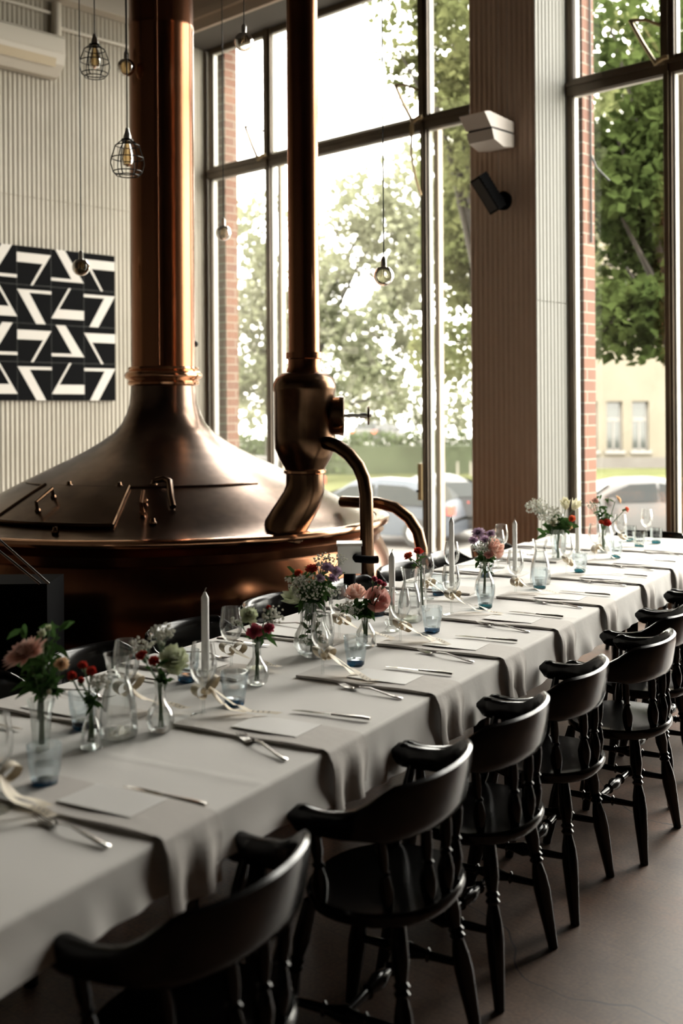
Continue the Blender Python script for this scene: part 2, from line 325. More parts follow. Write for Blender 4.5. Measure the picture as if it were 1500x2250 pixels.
# windows -----------------------------------------------------------------
def window(idx, t0, t1, posts):
    """t0..t1 opening; posts = centre lines; frames are dark bronze with sash frames above the transom"""
    f = MB(); D0, D1 = WIN-.035, WIN+.045
    f.span((t0, D0, SILL), (t0+.05, D1, HEAD)); f.span((t1-.05, D0, SILL), (t1, D1, HEAD))
    f.span((t0, D0, HEAD-.05), (t1, D1, HEAD)); f.span((t0, D0, SILL), (t1, D1, SILL+.07))
    f.span((t0, D0-.015, TRAN-.04), (t1, D1, TRAN+.03)); f.span((t0, D0-.03, TRAN+.03), (t1, D0+.01, TRAN+.06)); f.span((t0, D0-.0, TRAN+.03), (t1, D1, TRAN+.09))
    xs = [t0] + posts + [t1]
    for p in posts: 
        big = abs(p - posts[0]) > .01 if len(posts) > 1 else True
        f.span((p-.032, D0-.012, SILL), (p+.032, D1, TRAN)); f.span((p-.055, D0-.012, TRAN), (p+.055, D1, HEAD))
        f.span((p-.012, D0-.03, SILL), (p+.012, D0, HEAD))
    o = rs(f, 'window_%d' % idx, M['frame'])
    g = MB(); s2 = MB()
    for a, b in zip(xs[:-1], xs[1:]):
        for z0, z1 in ((SILL+.07, TRAN-.04), (TRAN+.09, HEAD-.05)):
            a_ = a+(.05 if a == t0 else .04); b_ = b-(.05 if b == t1 else .04)
            if z0 > 3: a_ += .016; b_ -= .016
            g.span((a_, WIN-.004, z0), (b_, WIN+.004, z1))
            for q0, q1 in (((a_, z0), (a_+.008, z1)), ((b_-.008, z0), (b_, z1)), ((a_, z1-.008), (b_, z1)), ((a_, z0), (b_, z0+.008))):
                s2.span((q0[0], WIN-.02, q0[1]), (q1[0], WIN+.03, q1[1]))
    for mb, nm, mt in ((g, 'window_pane', M['glass']), (s2, 'glazing_seal', M['gasket'])):
        c = mb.build(nm, mt, o, False); c['kind'] = 'structure'
    ow = MB()
    for p in posts: ow.span((p+.035, WIN+.06, SILL), (p+.085, WIN+.12, TRAN-.02))
    c = ow.build('outer_frame', M['frame_wood'], o, False); c['kind'] = 'structure'
window(1, -9.24, -5.45, [-8.306, -6.275]); window(2, -4.81, -1.11, [-3.949, -1.92])
# brick outer skin: piers and band (seen through the glass beside the frames)
bk = MB()
for a, b in ((LW-1.5, -9.13), (-5.40, -4.755), (-1.06, 6.2)): bk.span((a, WIN+.1, -1.6), (b, WIN+.27, 6.6))
bk.span((LW-1.5, WIN+.1, HEAD+.35), (6.2, WIN+.31, 6.6)); bk.span((LW-1.5, WIN+.1, -1.6), (6.2, WIN+.31, SILL-.02))
rs(bk, 'wall_outside', M['brick'])
cb = MB(); cb.tube([(-4.742, WIN+.20, z) for z in (2.9, 5.7)], .008, 6); cb.tube([(-4.742, WIN+.2, 3.6), (-4.72, WIN+.25, 3.5), (-4.66, WIN+.34, 3.4)], .008, 6)
tag(cb.build('outdoor_cable', M['black_metal'], None, True, (0,0,0), AR), 'black cable running down the brick reveal outside the right-hand window', 'cable')
# window stays, catch and lock plate (brass)
def roomthing(mb, name, mt, label, cat, group=None): return tag(mb.build(name, mt, None, True, (0,0,0), AR), label, cat, group)
def stay(tp, label, big):
    y = WIN-.06; m = MB()
    m.tube([(tp-.27, y-.04, TRAN+.40), (tp-.16, y-.05, TRAN+.20), (tp-.05, y-.06, TRAN+.02)], .016, 6)
    m.tube([(tp-.27, y-.04, TRAN+.40), (tp-.15, y-.02, TRAN+.38), (tp-.045, y, TRAN+.32)], .013, 6)
    m.tube([(tp-.075, y-.05, TRAN+.03), (tp+.0, y-.05, TRAN+.06), (tp+.035, y-.04, TRAN+.06)], .018, 8)
    o = roomthing(m, 'window_stay', M['brass'], label, 'window stay', 'brass window stays')
    if big:
        k = MB(); k.tube([(tp-.07, y-.05, TRAN), (tp-.075, y-.06, TRAN-.25), (tp-.04, y-.05, TRAN-.45), (tp+.0, y-.02, TRAN-.62)], .012, 6)
        k.build('pull_rod', M['brass'], o)
        k = MB(); k.box((tp-.07, y-.05, TRAN-.03), (.03,.03,.09)); k.build('bracket', M['brass'], o, False)
stay(-6.275, 'brass stay with long pull rod on the post left of the taupe pier', True)
stay(-8.306, 'small brass stay on the transom between the two copper pipes', False)
stay(-3.949, 'brass stay at the top right corner of the photo', False)
rb = MB(); rb.tube([(-8.2, WIN-.07, TRAN+.07), (-6.34, WIN-.07, TRAN+.07)], .011, 8)
roomthing(rb, 'stay_bar', M['steel_matte'], 'pale metal bar along the transom of the left window', 'bar')
lk = MB(); lk.span((-6.325, WIN-.09, .78), (-6.28, WIN-.045, 1.10)); o = roomthing(lk, 'window_lock', M['brass'], 'pale brass lock plate low on the left window post', 'lock')
k = MB(); k.ball((-6.325, WIN-.095, .86), .012, 8); k.build('keyhole', M['black'], o)
# ================================================================ ARTWORK
tile = .357
def wy_at(px, py, off=.03):
    a, b = ray(px, py); k = (LW+off)/(a*ct + sn)   # t = X ct + Y sn
    X, Y = a*k, k; return -X*sn + Y*ct, EYE - b*k
y1, z1 = wy_at(251, 563)
PA = [(0,.17),(1,.17),(.46,1),(.39,1),(.75,.42),(0,.42)]
PB = [(.13,0),(.42,0),(1,.83),(0,.83),(0,.75),(.62,.75)]
PC = [(0,.12),(1,.12),(1,.2),(.35,.2),(.83,1),(.55,1)]
PD = [(.53,0),(.6,0),(.23,.58),(1,.58),(1,.83),(0,.83)]
mir = lambda P: [(1-x, y) for x, y in P][::-1]
xo = LW+.012
ap = MB(); ap.span((xo, y1-5*tile, z1-4*tile), (xo+.022, y1, z1))
art = ap.build('art_panel', M['black'], None, False, (0,0,0), AR); tag(art, 'black and white geometric tiled panel hung on the corrugated left wall', 'artwork')
pt = MB(); sm = MB()
rows = [[PB, mir(PA), PA, PB, mir(PA)], [PD, mir(PC), PC, PD, mir(PC)]]
rows = [[mir(PA), mir(PB), PA, PB, mir(PA)], [mir(PC), mir(PD), PC, PD, mir(PC)]]
for r_ in range(4):
    for c_ in range(5):
        P = rows[r_ % 2][c_]; oy = y1-(5-c_)*tile; oz = z1-r_*tile
        pt.prism([(oy + x*tile, oz - y*tile) for x, y in P], xo+.0225, xo+.0245, 0, lambda a, b, c: (c, a, b))
for i in range(1, 5): sm.span((xo+.0222, y1-i*tile-.0012, z1-4*tile), (xo+.0232, y1-i*tile+.0012, z1))
for i in range(1, 4): sm.span((xo+.0222, y1-5*tile, z1-i*tile-.0012), (xo+.0232, y1, z1-i*tile+.0012))
pt.build('painted_shapes', mat('off_white_paint', (.66,.62,.57), .6), art, False); sm.build('tile_joints', mat('dark_joint', (.04,.042,.035), .5), art, False)
# ================================================================ AIR CONDITIONER AND PIPING ON THE LEFT WALL
ya, za = wy_at(143, 80, .25); yb, zb = wy_at(120, 155, .25)
hh = za-zb+.02
prof = [(0,0),(.21,0),(.235,-.03),(.24,-.18),(.21,-.27),(.10,-hh),(0,-hh)]
ac = empty('air_conditioner', R(LW+.02, ya, za), AR); tag(ac, 'white wall-mounted air conditioner high in the left corner', 'air conditioner')
def acx(mb, p, y0, y1_): return mb.prism([(x, z) for x, z in p], y0, y1_, 0, lambda a, b, c: (a, c, b))
m_ac = mat('air_conditioner_white', (.62,.57,.49), .4)
a = MB(); acx(a, prof, -1.1, 0.0); a.build('casing', m_ac, ac, False)
a = MB(); acx(a, [(.236,-.06),(.246,-.06),(.246,-.17),(.236,-.17)], -1.08, -.03); a.build('front_panel', m_ac, ac, False)
a = MB(); acx(a, [(.222,-.215),(.232,-.20),(.205,-.30),(.19,-.29)], -1.05, -.09); a.build('louvre', mat('beige_louvre', (.50,.40,.26), .5), ac, False)
pp = MB(); pp.tube([(LW+.06, ya+.03, 5.44), (LW+.06, ya+.03, za-.02)], .045, 12)
roomthing(pp, 'wall_duct', m_ac, 'short vertical painted duct above the air conditioner', 'duct')
cp = MB(); cp.tube([(LW+.03, y, za+.27) for y in (-3.0, ya-.02)], .018, 8); cp.tube([(LW+.03, y, za+.15) for y in (ya+.08, WIN-.3)], .018, 8)
roomthing(cp, 'wall_conduit', m_ac, 'painted horizontal conduit high on the corrugated wall', 'conduit')
# ================================================================ PIER FITTINGS
def onpier(px, py, off=0):
    a, b = ray(px, py); k = (INW-off)/(-a*sn + ct); X, Y = a*k, k
    return X*ct + Y*sn, EYE - b*k
t_, z_ = onpier(1090, 300, .1)
hl = empty('wall_light', R(t_, INW-.01, z_), AR); tag(hl, 'white angular wall light with a dark slot on the taupe pier', 'wall light')
def wed(mb, p, x0, x1): return mb.prism(p, x0, x1, 0, lambda a, b, c: (c, a, b))
mwl = mat('wall_light_grey', (.52,.47,.43), .4)
a = MB(); wed(a, [(-.02,.10),(-.34,.13),(-.40,.115),(-.32,.02),(-.02,.02)], -.12, .12); a.build('upper_shell', mwl, hl, False)
a = MB(); wed(a, [(-.02,.005),(-.31,.005),(-.28,-.07),(-.16,-.11),(-.02,-.09)], -.12, .12); a.build('lower_shell', mwl, hl, False)
a = MB(); wed(a, [(-.02,.02),(-.30,.02),(-.30,.005),(-.02,.005)], -.11, .11); a.build('slot', M['black'], hl, False)
t2_, z2_ = onpier(1093, 432, .1)
sp = empty('wall_speaker', R(t2_, INW-.01, z2_), AR); tag(sp, 'small black speaker tilted on a bracket below the white wall light', 'speaker')
Mt = Matrix.Rotation(math.radians(28), 3, 'X') @ Matrix.Rotation(math.radians(-18), 3, 'Y')
a = MB(); a.box((-.03,-.17,.02), (.10,.11,.30), Mt); 
for q in range(9): a.box(Vector((-.03,-.17,.02)) + Mt @ Vector((.052,0,-.12+q*.03)), (.012,.1,.012), Mt)
a.build('cabinet', M['black'], sp, False)
a = MB(); a.box(Vector((-.03,-.17,.02)) + Mt @ Vector((0,-.057,0)), (.08,.006,.27), Mt); a.build('grille', mat('speaker_grille', (.03,.03,.03), .7), sp, False)
a = MB(); a.lathe([(0,-.02),(.07,-.015),(.075,.015),(0,.02)], 16, (.02,-.04,-.03), Matrix.Rotation(PI/2,3,'X')); a.tube([(.02,-.04,-.03),(0,-.13,0)], .03, 10); a.tube([(.02,-.03,-.03),(.04,-.03,-.09)], .02, 8); a.build('bracket', M['black'], sp)
wires = MB()
for px in (1093, 1112):
    t3, _ = onpier(px, 150, .03); wires.tube([(t3, INW-.02, 5.4), (t3, INW-.02, z_+.09)], .004, 5)
roomthing(wires, 'wall_light_cable', mat('pale_cable', (.6,.5,.42), .5), 'pair of thin pale cables running down the taupe pier to the wall light', 'cable')
wires = MB(); t3, _ = onpier(1093, 350, .03); wires.tube([(t3, INW-.02, z_-.09), (t3, INW-.02, z2_+.02)], .004, 5)
roomthing(wires, 'speaker_cable', mat('pale_speaker_cable', (.6,.5,.42), .5), 'thin pale cable between the wall light and the black speaker', 'cable')
# ================================================================ COPPER BREW KETTLE
KX, KY = -1.115, 7.0
kt = empty('brew_kettle', (KX, KY, 0)); tag(kt, 'huge dark copper brewing kettle with a tall copper chimney behind the table', 'brewing kettle')
dome = [(.200,1.76),(.204,1.70),(.212,1.62),(.232,1.56),(.262,1.50),(.31,1.445),(.38,1.395),(.47,1.340),(.58,1.285),(.70,1.228),(.83,1.165),(.96,1.10),(1.08,1.035),(1.18,.98),(1.27,.935),(1.34,.915)]
a = MB(); a.lathe(dome, 96); a.build('dome', M['copper_dark'], kt, ang=0)
a = MB(); a.lathe([(1.33,.925),(1.385,.93),(1.405,.92),(1.41,.905),(1.405,.888),(1.385,.885),(1.34,.885)], 96); a.build('rim', M['polished'], kt)
a = MB(); a.lathe([(1.34,.886),(1.375,.84),(1.355,.835),(1.352,.79),(1.36,.78)], 96)
a.lathe([(1.36,.78),(1.40,.70),(1.425,.58),(1.42,.45),(1.36,.28),(1.22,.12),(1.1,.03),(1.1,0)], 96); a.build('body', M['copper'], kt)
a = MB(); a.lathe([(.198,5.995),(.2,4.0),(.2025,3.99),(.2025,3.96),(.2,3.95),(.2,1.80)], 48); a.build('chimney', M['copper'], kt)
a = MB(); a.lathe([(.2,1.855),(.215,1.853),(.222,1.84),(.215,1.828),(.225,1.826),(.238,1.815),(.243,1.80),(.238,1.785),(.222,1.775),(.218,1.765),(.224,1.757),(.222,1.745),(.206,1.735),(.2,1.735)], 48); a.build('collar', M['polished'], kt)
a = MB(); a.tube([(.0,-.207,5.99),(0,-.207,1.86)], .012, 8); a.build('chimney_seam', M['copper'], kt)
a = MB(); a.ball((.198,.02,2.0), .02, 10); a.build('chimney_knob', M['black_metal'], kt)
import bisect
def dz(r):
    for (r0, z0), (r1, z1_) in zip(dome[:-1], dome[1:]):
        if r0 <= r <= r1: return z0 + (z1_-z0)*(r-r0)/(r1-r0)
    return dome[-1][1]
def dp(ang, r, h=0.0): return Vector((r*math.cos(ang), r*math.sin(ang), dz(r)+h))
d2 = math.radians
def arc(a0, a1, r, h, n=24): return [dp(d2(a0+(a1-a0)*i/n), r, h) for i in range(n+1)]
def rad_(ang, r0, r1, h, n=12): return [dp(d2(ang), r0+(r1-r0)*i/n, h) for i in range(n+1)]
a = MB(); a.tube(arc(205, 318, .845, .004, 40), .006, 6); a.build('dome_seam', M['copper_dark'], kt)
ht = MB(); ht.grid(lambda u, v: dp(d2(228+38*u), .86+.34*v, .016), 16, 10); ht.grid(lambda u, v: dp(d2(228+38*u), .86+.34*v, .004), 16, 10)
hatch = ht.build('manhole_door', M['copper_dark'], kt)
a = MB(); a.tube(rad_(266, .86, 1.20, .018), .010, 6); a.tube(rad_(228, .86, 1.20, .018), .010, 6); a.tube(arc(228, 266, 1.20, .018), .010, 6); a.build('door_edge', M['bronze'], hatch)
def handle(ang, r, L, mt='polished'):
    p, q = dp(d2(ang), r, .02), dp(d2(ang), r+L, .02)
    m = MB(); m.tube([p, p+Vector((0,-.03,.05)), q+Vector((0,-.03,.05)), q], .011, 8); m.ball(p, .018, 8); m.ball(q, .018, 8); return m
handle(241, .98, .12).build('door_handle', M['bronze'], hatch)
handle(273, 1.0, .10).build('dome_handle', M['polished'], kt)
a = MB(); pts = [dp(d2(276), .83, .03), dp(d2(279), .85, .05), dp(d2(281), .88, .05), dp(d2(281), 1.0, .04), dp(d2(281.5), 1.06, .02)]; a.tube(pts, .018, 10); a.build('hatch_stay', M['bronze'], kt)
for an, rr in ((275,.82),(262,.84),(240,.84),(276,1.16),(252,1.24),(229,1.24)):
    a = MB(); a.lathe([(0,.03),(.012,.028),(.016,.012),(.022,.008),(.022,0)], 10, dp(d2(an), rr)); a.build('bolt', M['bronze'], kt)
# second vessel: vapour separator with its own pipe, standing on the dome's front right
VX, VY = -.200, 6.05
vs_ = empty('vapour_vessel', (VX, VY, 0)); tag(vs_, 'upright bronze-coloured copper vessel with a tall pipe and handwheel in front of the window', 'copper vessel')
def pz(y): return at(670, y, VY).z
a = MB(); a.lathe([(0,pz(818)+.0),(.092,pz(817)),(.13,pz(821)),(.158,pz(832)),(.170,pz(845)),(.171,pz(857)),(.165,pz(862)),(.165,pz(960)),(.163,pz(985)),(.14,pz(1008)),(.112,pz(1027)),(.104,pz(1036))], 48); a.build('vessel_body', M['bronze'], vs_)
a = MB(); a.lathe([(.084,5.995),(.0845,pz(780)),(.0845,pz(776)),(.099,pz(775)),(.099,pz(788)),(.088,pz(790)),(.088,pz(805)),(.10,pz(818))], 40); a.build('riser_pipe', M['copper'], vs_)
el = MB(); bz = pz(1036)
q0 = Vector((.0,0,bz)); q1 = Vector((.0,.0,bz-.09)); q2 = Vector((-.11,.0,bz-.30))
cps = [q0, q0*.6+q1*.4, q1, Vector((-.02,0,bz-.15)), Vector((-.055,0,bz-.21)), Vector((-.085,0,bz-.26)), q2, Vector((-.12,0,bz-.36)), Vector((-.12,0,.90))]
el.tube(cps, [.104,.104,.106,.108,.11,.112,.115,.12,.13], 28); el.build('elbow', M['bronze'], vs_)
a = MB(); a.lathe([(.108,bz+.012),(.116,bz+.006),(.116,bz-.006),(.108,bz-.012)], 32); a.build('joint_ring', M['polished'], vs_)
vz = pz(914); Mx = Matrix.Rotation(PI/2, 3, 'Y')
a = MB(); a.lathe([(.085,0),(.10,.02),(.105,.05),(.108,.055),(.108,.075),(.09,.08),(0,.082)], 28, (.135,-.02,vz), Mx); a.build('side_flange', M['bronze'], vs_)
a = MB(); a.tube([(.21,-.02,vz),(.36,-.02,vz)], .010, 10); a.tube([(.30,-.02,vz),(.335,-.02,vz)], .016, 10); a.build('valve_spindle', M['steel_matte'], vs_)
a = MB(); a.lathe([(.043,-.006),(.05,-.005),(.052,0),(.05,.005),(.043,.006),(.041,0),(.043,-.006)], 24, (.345,-.02,vz), Mx)
for k in range(5): an = 2*PI*k/5; a.tube([(.345,-.02,vz),(.345,-.02+.045*math.cos(an),vz+.045*math.sin(an))], .005, 6)
a.build('handwheel', M['bronze'], vs_)
def loc(px, py, Y): return at(px, py, Y) - Vector((VX, VY, 0))
pts = [loc(x, y, Y) for x, y, Y in ((700,972,5.98),(722,974,5.92),(745,982,5.86),(768,1000,5.82),(787,1024,5.80),(799,1052,5.78),(804,1085,5.77),(805,1130,5.76),(806,1200,5.75),(807,1290,5.74))]
pts.append(Vector((pts[-1].x, pts[-1].y, .02)))
a = MB(); a.tube(pts, .036, 18); a.build('return_pipe', M['bronze'], vs_)
a = MB(); p0 = pts[0]; a.tube([p0+Vector((-.03,.02,0)), p0+Vector((.0,0,0))], .05, 16); a.build('pipe_socket', M['bronze'], vs_)
pts = [at(x, y, Y) for x, y, Y in ((752,1102,6.6),(790,1104,6.5),(830,1105,6.45),(868,1115,6.4),(898,1138,6.38),(917,1168,6.37),(926,1205,6.36),(929,1260,6.35))]
pts.append(Vector((pts[-1].x, pts[-1].y, .0)))
a = MB(); a.tube(pts, .034, 16); tag(a.build('outlet_pipe', M['bronze']), 'curved bronze pipe bending down to the floor right of the kettle', 'pipe')
a = MB(); b0 = at(735, 1262, 5.25); cx = empty('control_box', (b0.x, b0.y, 0)); tag(cx, 'small metal control box on a post behind the bouquet', 'control box')
MBx = MB(); MBx.box((.07,0,.88), (.11,.11,.13)); MBx.build('housing', M['steel_matte'], cx, False)
MBx = MB(); MBx.box((.07,0,.95), (.12,.12,.012)); MBx.build('lid', mat('pale_lid', (.75,.72,.66), .3), cx, False)
MBx = MB(); MBx.tube([(.07,0,.82),(.07,0,0)], .03, 10); MBx.build('post', M['black'], cx)
MBx = MB(); MBx.tube([(.10,-.05,.89),(.10,-.09,.89),(.17,-.10,.885),(.2,-.09,.885)], .018, 10); MBx.build('lever', M['black'], cx)
# pair of bright metal rails at the left edge
hr = empty('metal_handrail', (0,0,0)); tag(hr, 'pair of slim bright metal rails sloping down at the left edge', 'handrail')
for (x0,y0,x1,y1_) in ((-40,1152,108,1283),(-40,1180,88,1283)):
    a = MB(); a.tube([at(x0,y0,4.9), at(x1,y1_,4.9)], .0065, 8); a.build('rail', M['steel'], hr)
p = at(-30,1160,4.9); a = MB(); a.tube([p, (p.x, p.y, 0)], .02, 8); a.build('post', M['black_metal'], hr)
q = at(98,1286,4.92); a = MB(); a.span((q.x-.9,q.y+.04,0),(q.x,q.y+.34,q.z)); tag(a.build('black_box', M['black'], None, False), 'plain low black box in the dark corner below the slim metal rails', 'cabinet')  # added plain box filling the black area below the rails
# ================================================================ PENDANTS
def pend(px, py, Y, kind, label, clear=False):
    c = at(px, py, Y); e = empty({'cage':'cage_pendant','bulb':'bulb_pendant'}[kind], c); tag(e, label, 'pendant lamp', 'bare bulbs and wire cage pendants')
    top = .165 if kind == 'cage' else .095
    a = MB(); a.tube([(0,0,top+.0),(0,0,5.995-c.z)], .0035, 6); a.build('cord', M['black_metal'], e)
    bm = M['bulb_clear'] if clear else M['bulb']
    if kind == 'cage':
        a = MB(); a.lathe([(0,.17),(.01,.168),(.013,.15),(.02,.13),(.024,.11),(.02,.10)], 14); a.build('lamp_holder', M['steel_matte'] , e)
        a = MB(); rr = [(.03,.10),(.065,.07),(.088,.0),(.092,-.03),(.08,-.075),(.062,-.095)]
        for k in range(6):
            an = PI*2*k/6+.3; a.tube([(r*math.cos(an), r*math.sin(an), z) for r, z in rr], .0032, 5)
        for r, z in rr[0:1]+rr[1:2]+rr[2:3]+rr[5:6]+rr[4:5]: a.tube([(r*math.cos(2*PI*i/18), r*math.sin(2*PI*i/18), z) for i in range(19)], .0032, 5, cap=False)
        a.lathe([(0,.115),(.034,.105),(.034,.095),(0,.095)], 14); a.build('wire_cage', M['black_metal'], e)
        a = MB(); a.lathe([(.013,.10),(.016,.08),(.032,.02),(.034,-.01),(.026,-.035),(0,-.048)], 20); b = a.build('bulb', bm, e)
        a = MB(); a.tube([(-.01,0,.06),(-.012,0,-.01),(0,.008,.03),(.012,0,-.01),(.01,0,.06)], .0014, 4); a.build('filament', M['filament'], b)
    else:
        a = MB(); a.lathe([(0,.105),(.008,.10),(.013,.09),(.015,.085),(.015,.05),(.013,.045)], 14); a.build('lamp_holder', M['steel_matte'], e)
        a = MB(); R_ = .054; a.lathe([(.013,.055),(.015,.048),(.028,.037)]+[(R_*math.cos(q*PI/14), R_*math.sin(q*PI/14)) for q in range(4,-8,-1)], 24); b = a.build('bulb', bm, e)
        a = MB(); a.tube([(-.008,0,.04),(-.016,0,-.01),(-.006,.01,.015),(.006,-.01,-.012),(.016,0,.01),(.008,0,.04)], .0014, 4); a.tube([(0,0,.045),(0,0,.0)], .003, 6); a.build('filament', M['filament'], b)
pend(208, 135, 6.9, 'cage', 'wire cage pendant hanging in front of the white beam, the higher of two cages')
pend(280, 348, 6.2, 'cage', 'wire cage pendant overlapping the left edge of the big copper chimney')
pend(277, 148, 6.8, 'bulb', 'round amber bulb between the upper cage pendant and the copper chimney')
pend(178, 587, 6.8, 'bulb', 'round amber bulb hanging low in front of the black and white panel')
pend(536, 92, 6.3, 'bulb', 'clear round bulb with pale holder against the bright top of the window', True)
pend(491, 512, 7.6, 'bulb', 'clear round bulb hanging in front of the outdoor brick reveal', True)
pend(843, 606, 5.8, 'bulb', 'clear round bulb hanging low in the middle of the left window', True)
# ================================================================ OUTDOORS (street about 1.5 m below the floor)
GZ = -1.5
def st(mb, name, mt, kind='structure'): o = mb.build(name, mt, None, False); o['kind'] = kind; return o
a = MB(); a.grid(lambda u, v: (-60+130*u, 6+110*v, GZ-.02), 2, 2); st(a, 'ground_street', mat('pale_asphalt', (.085,.078,.07), .8, var=(.10,.093,.085), scale=.4))
a = MB(); a.grid(lambda u, v: (-30+24*u, 36+30*v+.0, GZ+.03), 12, 12); a.grid(lambda u, v: (-6+50*u, 36+22*v, GZ+.04), 12, 12)
lawn = a.build('lawn', leafmat('lawn_grass', (.050,.055,.024), (.075,.078,.038), .0, .5), None, False); tag(lawn, 'strip of sunlit lawn beyond the parked cars', 'lawn', None, 'stuff')
a = MB(); a.span((-20,35.6,GZ), (40,36,GZ+.12)); st(a, 'kerb', mat('kerb_stone', (.55,.52,.47), .7))
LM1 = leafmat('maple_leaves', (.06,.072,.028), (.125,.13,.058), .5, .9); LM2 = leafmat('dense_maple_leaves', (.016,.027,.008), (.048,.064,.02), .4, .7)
LM3 = leafmat('hazy_far_leaves', (.12,.13,.078), (.20,.205,.14), .45, .35); LM4 = leafmat('hedge_leaves', (.045,.062,.03), (.085,.105,.052), .3, .8)  # far leaves paled: the veil of haze is put into their colour
BARK = mat('bark', (.018,.014,.010), .9, var=(.03,.024,.018), scale=3)
def leaves(mb, blobs, n, size, rg, flat=1.0):
    tot = sum(b[3]*b[4]*b[5]*(b[6] if len(b) > 6 else 1) for b in blobs)
    for b in blobs:
        x, y, z, rx, ry, rz = b[:6]; k = int(n*rx*ry*rz*(b[6] if len(b) > 6 else 1)/tot)
        for _ in range(k):
            while True:
                p = Vector((rg.uniform(-1,1), rg.uniform(-1,1), rg.uniform(-1,1)))
                if .25 < p.length < 1: break
            c = Vector((x+p.x*rx, y+p.y*ry, z+p.z*rz))
            if noise.noise(c*(.9)) < -.12 - .0*flat: continue
            s = size*rg.uniform(.6, 1.25)
            d = Vector((rg.gauss(0,1), rg.gauss(0,1), rg.gauss(0,.6)-.3)).normalized(); e = d.cross(Vector((rg.gauss(0,1), rg.gauss(0,1), rg.gauss(0,1)))).normalized(); nn = d.cross(e)
            v = [c, c+d*s*.35+e*s*.42+nn*s*.1, c+d*s, c+d*s*.35-e*s*.42+nn*s*.1]
            mb.add(v, [(0,1,2,3)])
def tree(label, base, blobs, n, size, lm, seed, trunk=.16, limbs=5):
    e = empty('tree', base); rg = random.Random(seed); tag(e, label, 'tree')
    B = Vector(base)
    bl = [(b[0]-B.x, b[1]-B.y, b[2]-B.z, *b[3:]) for b in blobs]
    m = MB(); leaves(m, bl, n, size, rg); m.build('foliage', lm, e, False)
    top = max(b[2] for b in bl)*.8; m = MB(); m.tube([(0,0,0),(.05,0,top*.35),(-.05,.1,top*.7),(0,0,top)], [trunk, trunk*.85, trunk*.6, trunk*.25], 8); m.build('trunk', BARK, e)
    m = MB()
    for i in range(limbs):
        b = bl[i % len(bl)]; h = top*(.5+.4*i/limbs); q = Vector((b[0]+rg.uniform(-.5,.5)*b[3], b[1], b[2]+.2*b[5]))
        m.tube([(0,0,h), Vector((0,0,h)).lerp(q,.5)+Vector((0,0,.2)), q], [trunk*.5, trunk*.3, trunk*.1], 6)
    m.build('branches', BARK, e)
    return e
def blob(px, py, Y, rx, ry, rz, w_=1): p = at(px, py, Y); return (p.x, p.y, p.z, rx, ry, rz, w_)
# window 1
p = at(1075, 900, 15); tree('near leafy maple with the leaves nearest the top right of the left window', (p.x, 15.5, GZ),
     [blob(1040,60,15,.85,1.0,1.1), blob(960,110,15,.55,.7,.7), blob(890,25,15,.62,.6,.42,1.2), blob(905,150,15.5,.38,.5,.45,1.3), blob(890,110,15.2,.4,.5,.3,1.2), blob(1100,250,15,1.0,1.0,1.4), blob(1000,210,16,.45,.7,.7,.9), blob(915,250,16,.28,.4,.5,1.2)], 8500, .13, LM1, 1, .12)
p = at(1100, 900, 20); tree('bright green maple seen in the narrow pane beside the taupe pier', (p.x, 21, GZ),
     [blob(1010,420,20,.9,1.2,1.5), blob(1030,620,20,.8,1.0,1.1), blob(990,760,20.5,.8,1,.8), blob(1080,500,20,1,1,2), blob(990,520,21,.6,1,1.8)], 9000, .15, LM1, 2, .14)
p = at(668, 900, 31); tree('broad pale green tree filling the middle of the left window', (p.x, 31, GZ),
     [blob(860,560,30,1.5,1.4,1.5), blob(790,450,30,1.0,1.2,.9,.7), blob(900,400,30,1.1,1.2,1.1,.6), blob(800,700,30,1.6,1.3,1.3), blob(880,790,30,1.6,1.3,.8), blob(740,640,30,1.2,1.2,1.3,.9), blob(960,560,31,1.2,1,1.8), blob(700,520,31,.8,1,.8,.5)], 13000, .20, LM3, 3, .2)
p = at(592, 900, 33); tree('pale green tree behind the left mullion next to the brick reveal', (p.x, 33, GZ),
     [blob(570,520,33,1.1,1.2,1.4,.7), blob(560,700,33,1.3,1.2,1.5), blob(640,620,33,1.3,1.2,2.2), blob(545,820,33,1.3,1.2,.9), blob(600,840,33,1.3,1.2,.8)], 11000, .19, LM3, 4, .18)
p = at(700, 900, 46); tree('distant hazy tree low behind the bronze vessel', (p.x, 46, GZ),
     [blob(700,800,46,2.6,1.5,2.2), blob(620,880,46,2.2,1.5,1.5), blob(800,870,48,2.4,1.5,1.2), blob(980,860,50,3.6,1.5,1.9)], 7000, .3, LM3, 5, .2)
# window 2
p = at(1545, 900, 14); tree('dark dense maple filling the upper part of the right window', (p.x, 14.4, GZ),
     [blob(1330,620,14,.8,.9,.9), blob(1420,520,14,1.0,1.0,1.2), blob(1340,330,14,.9,.9,1.1,.9), blob(1450,250,14.3,1.1,1.0,1.3), blob(1370,100,14,1.1,1.0,1.1), blob(1500,650,14,.9,.9,.9), blob(1310,740,14,.45,.6,.3,.6), blob(1420,740,14,.55,.6,.42,.7), blob(1500,400,15,1,1,1.6), blob(1400,400,14.8,1.0,.8,1.6), blob(1440,640,14.6,.9,.8,.9)], 16000, .15, LM2, 6, .17, 9)
p = at(1210, 900, 24); tree('second leafy tree behind the dark maple in the right window', (p.x, 24, GZ),
     [blob(1300,500,23,1.2,1,1.6), blob(1420,330,23,1.4,1,2.2), blob(1480,600,24,1.2,1,1.2,.8), blob(1350,120,24,1.8,1,1.4,.8)], 8000, .2, LM1, 7, .18)
for s_, (px, py) in enumerate(((1500,620),)): pass
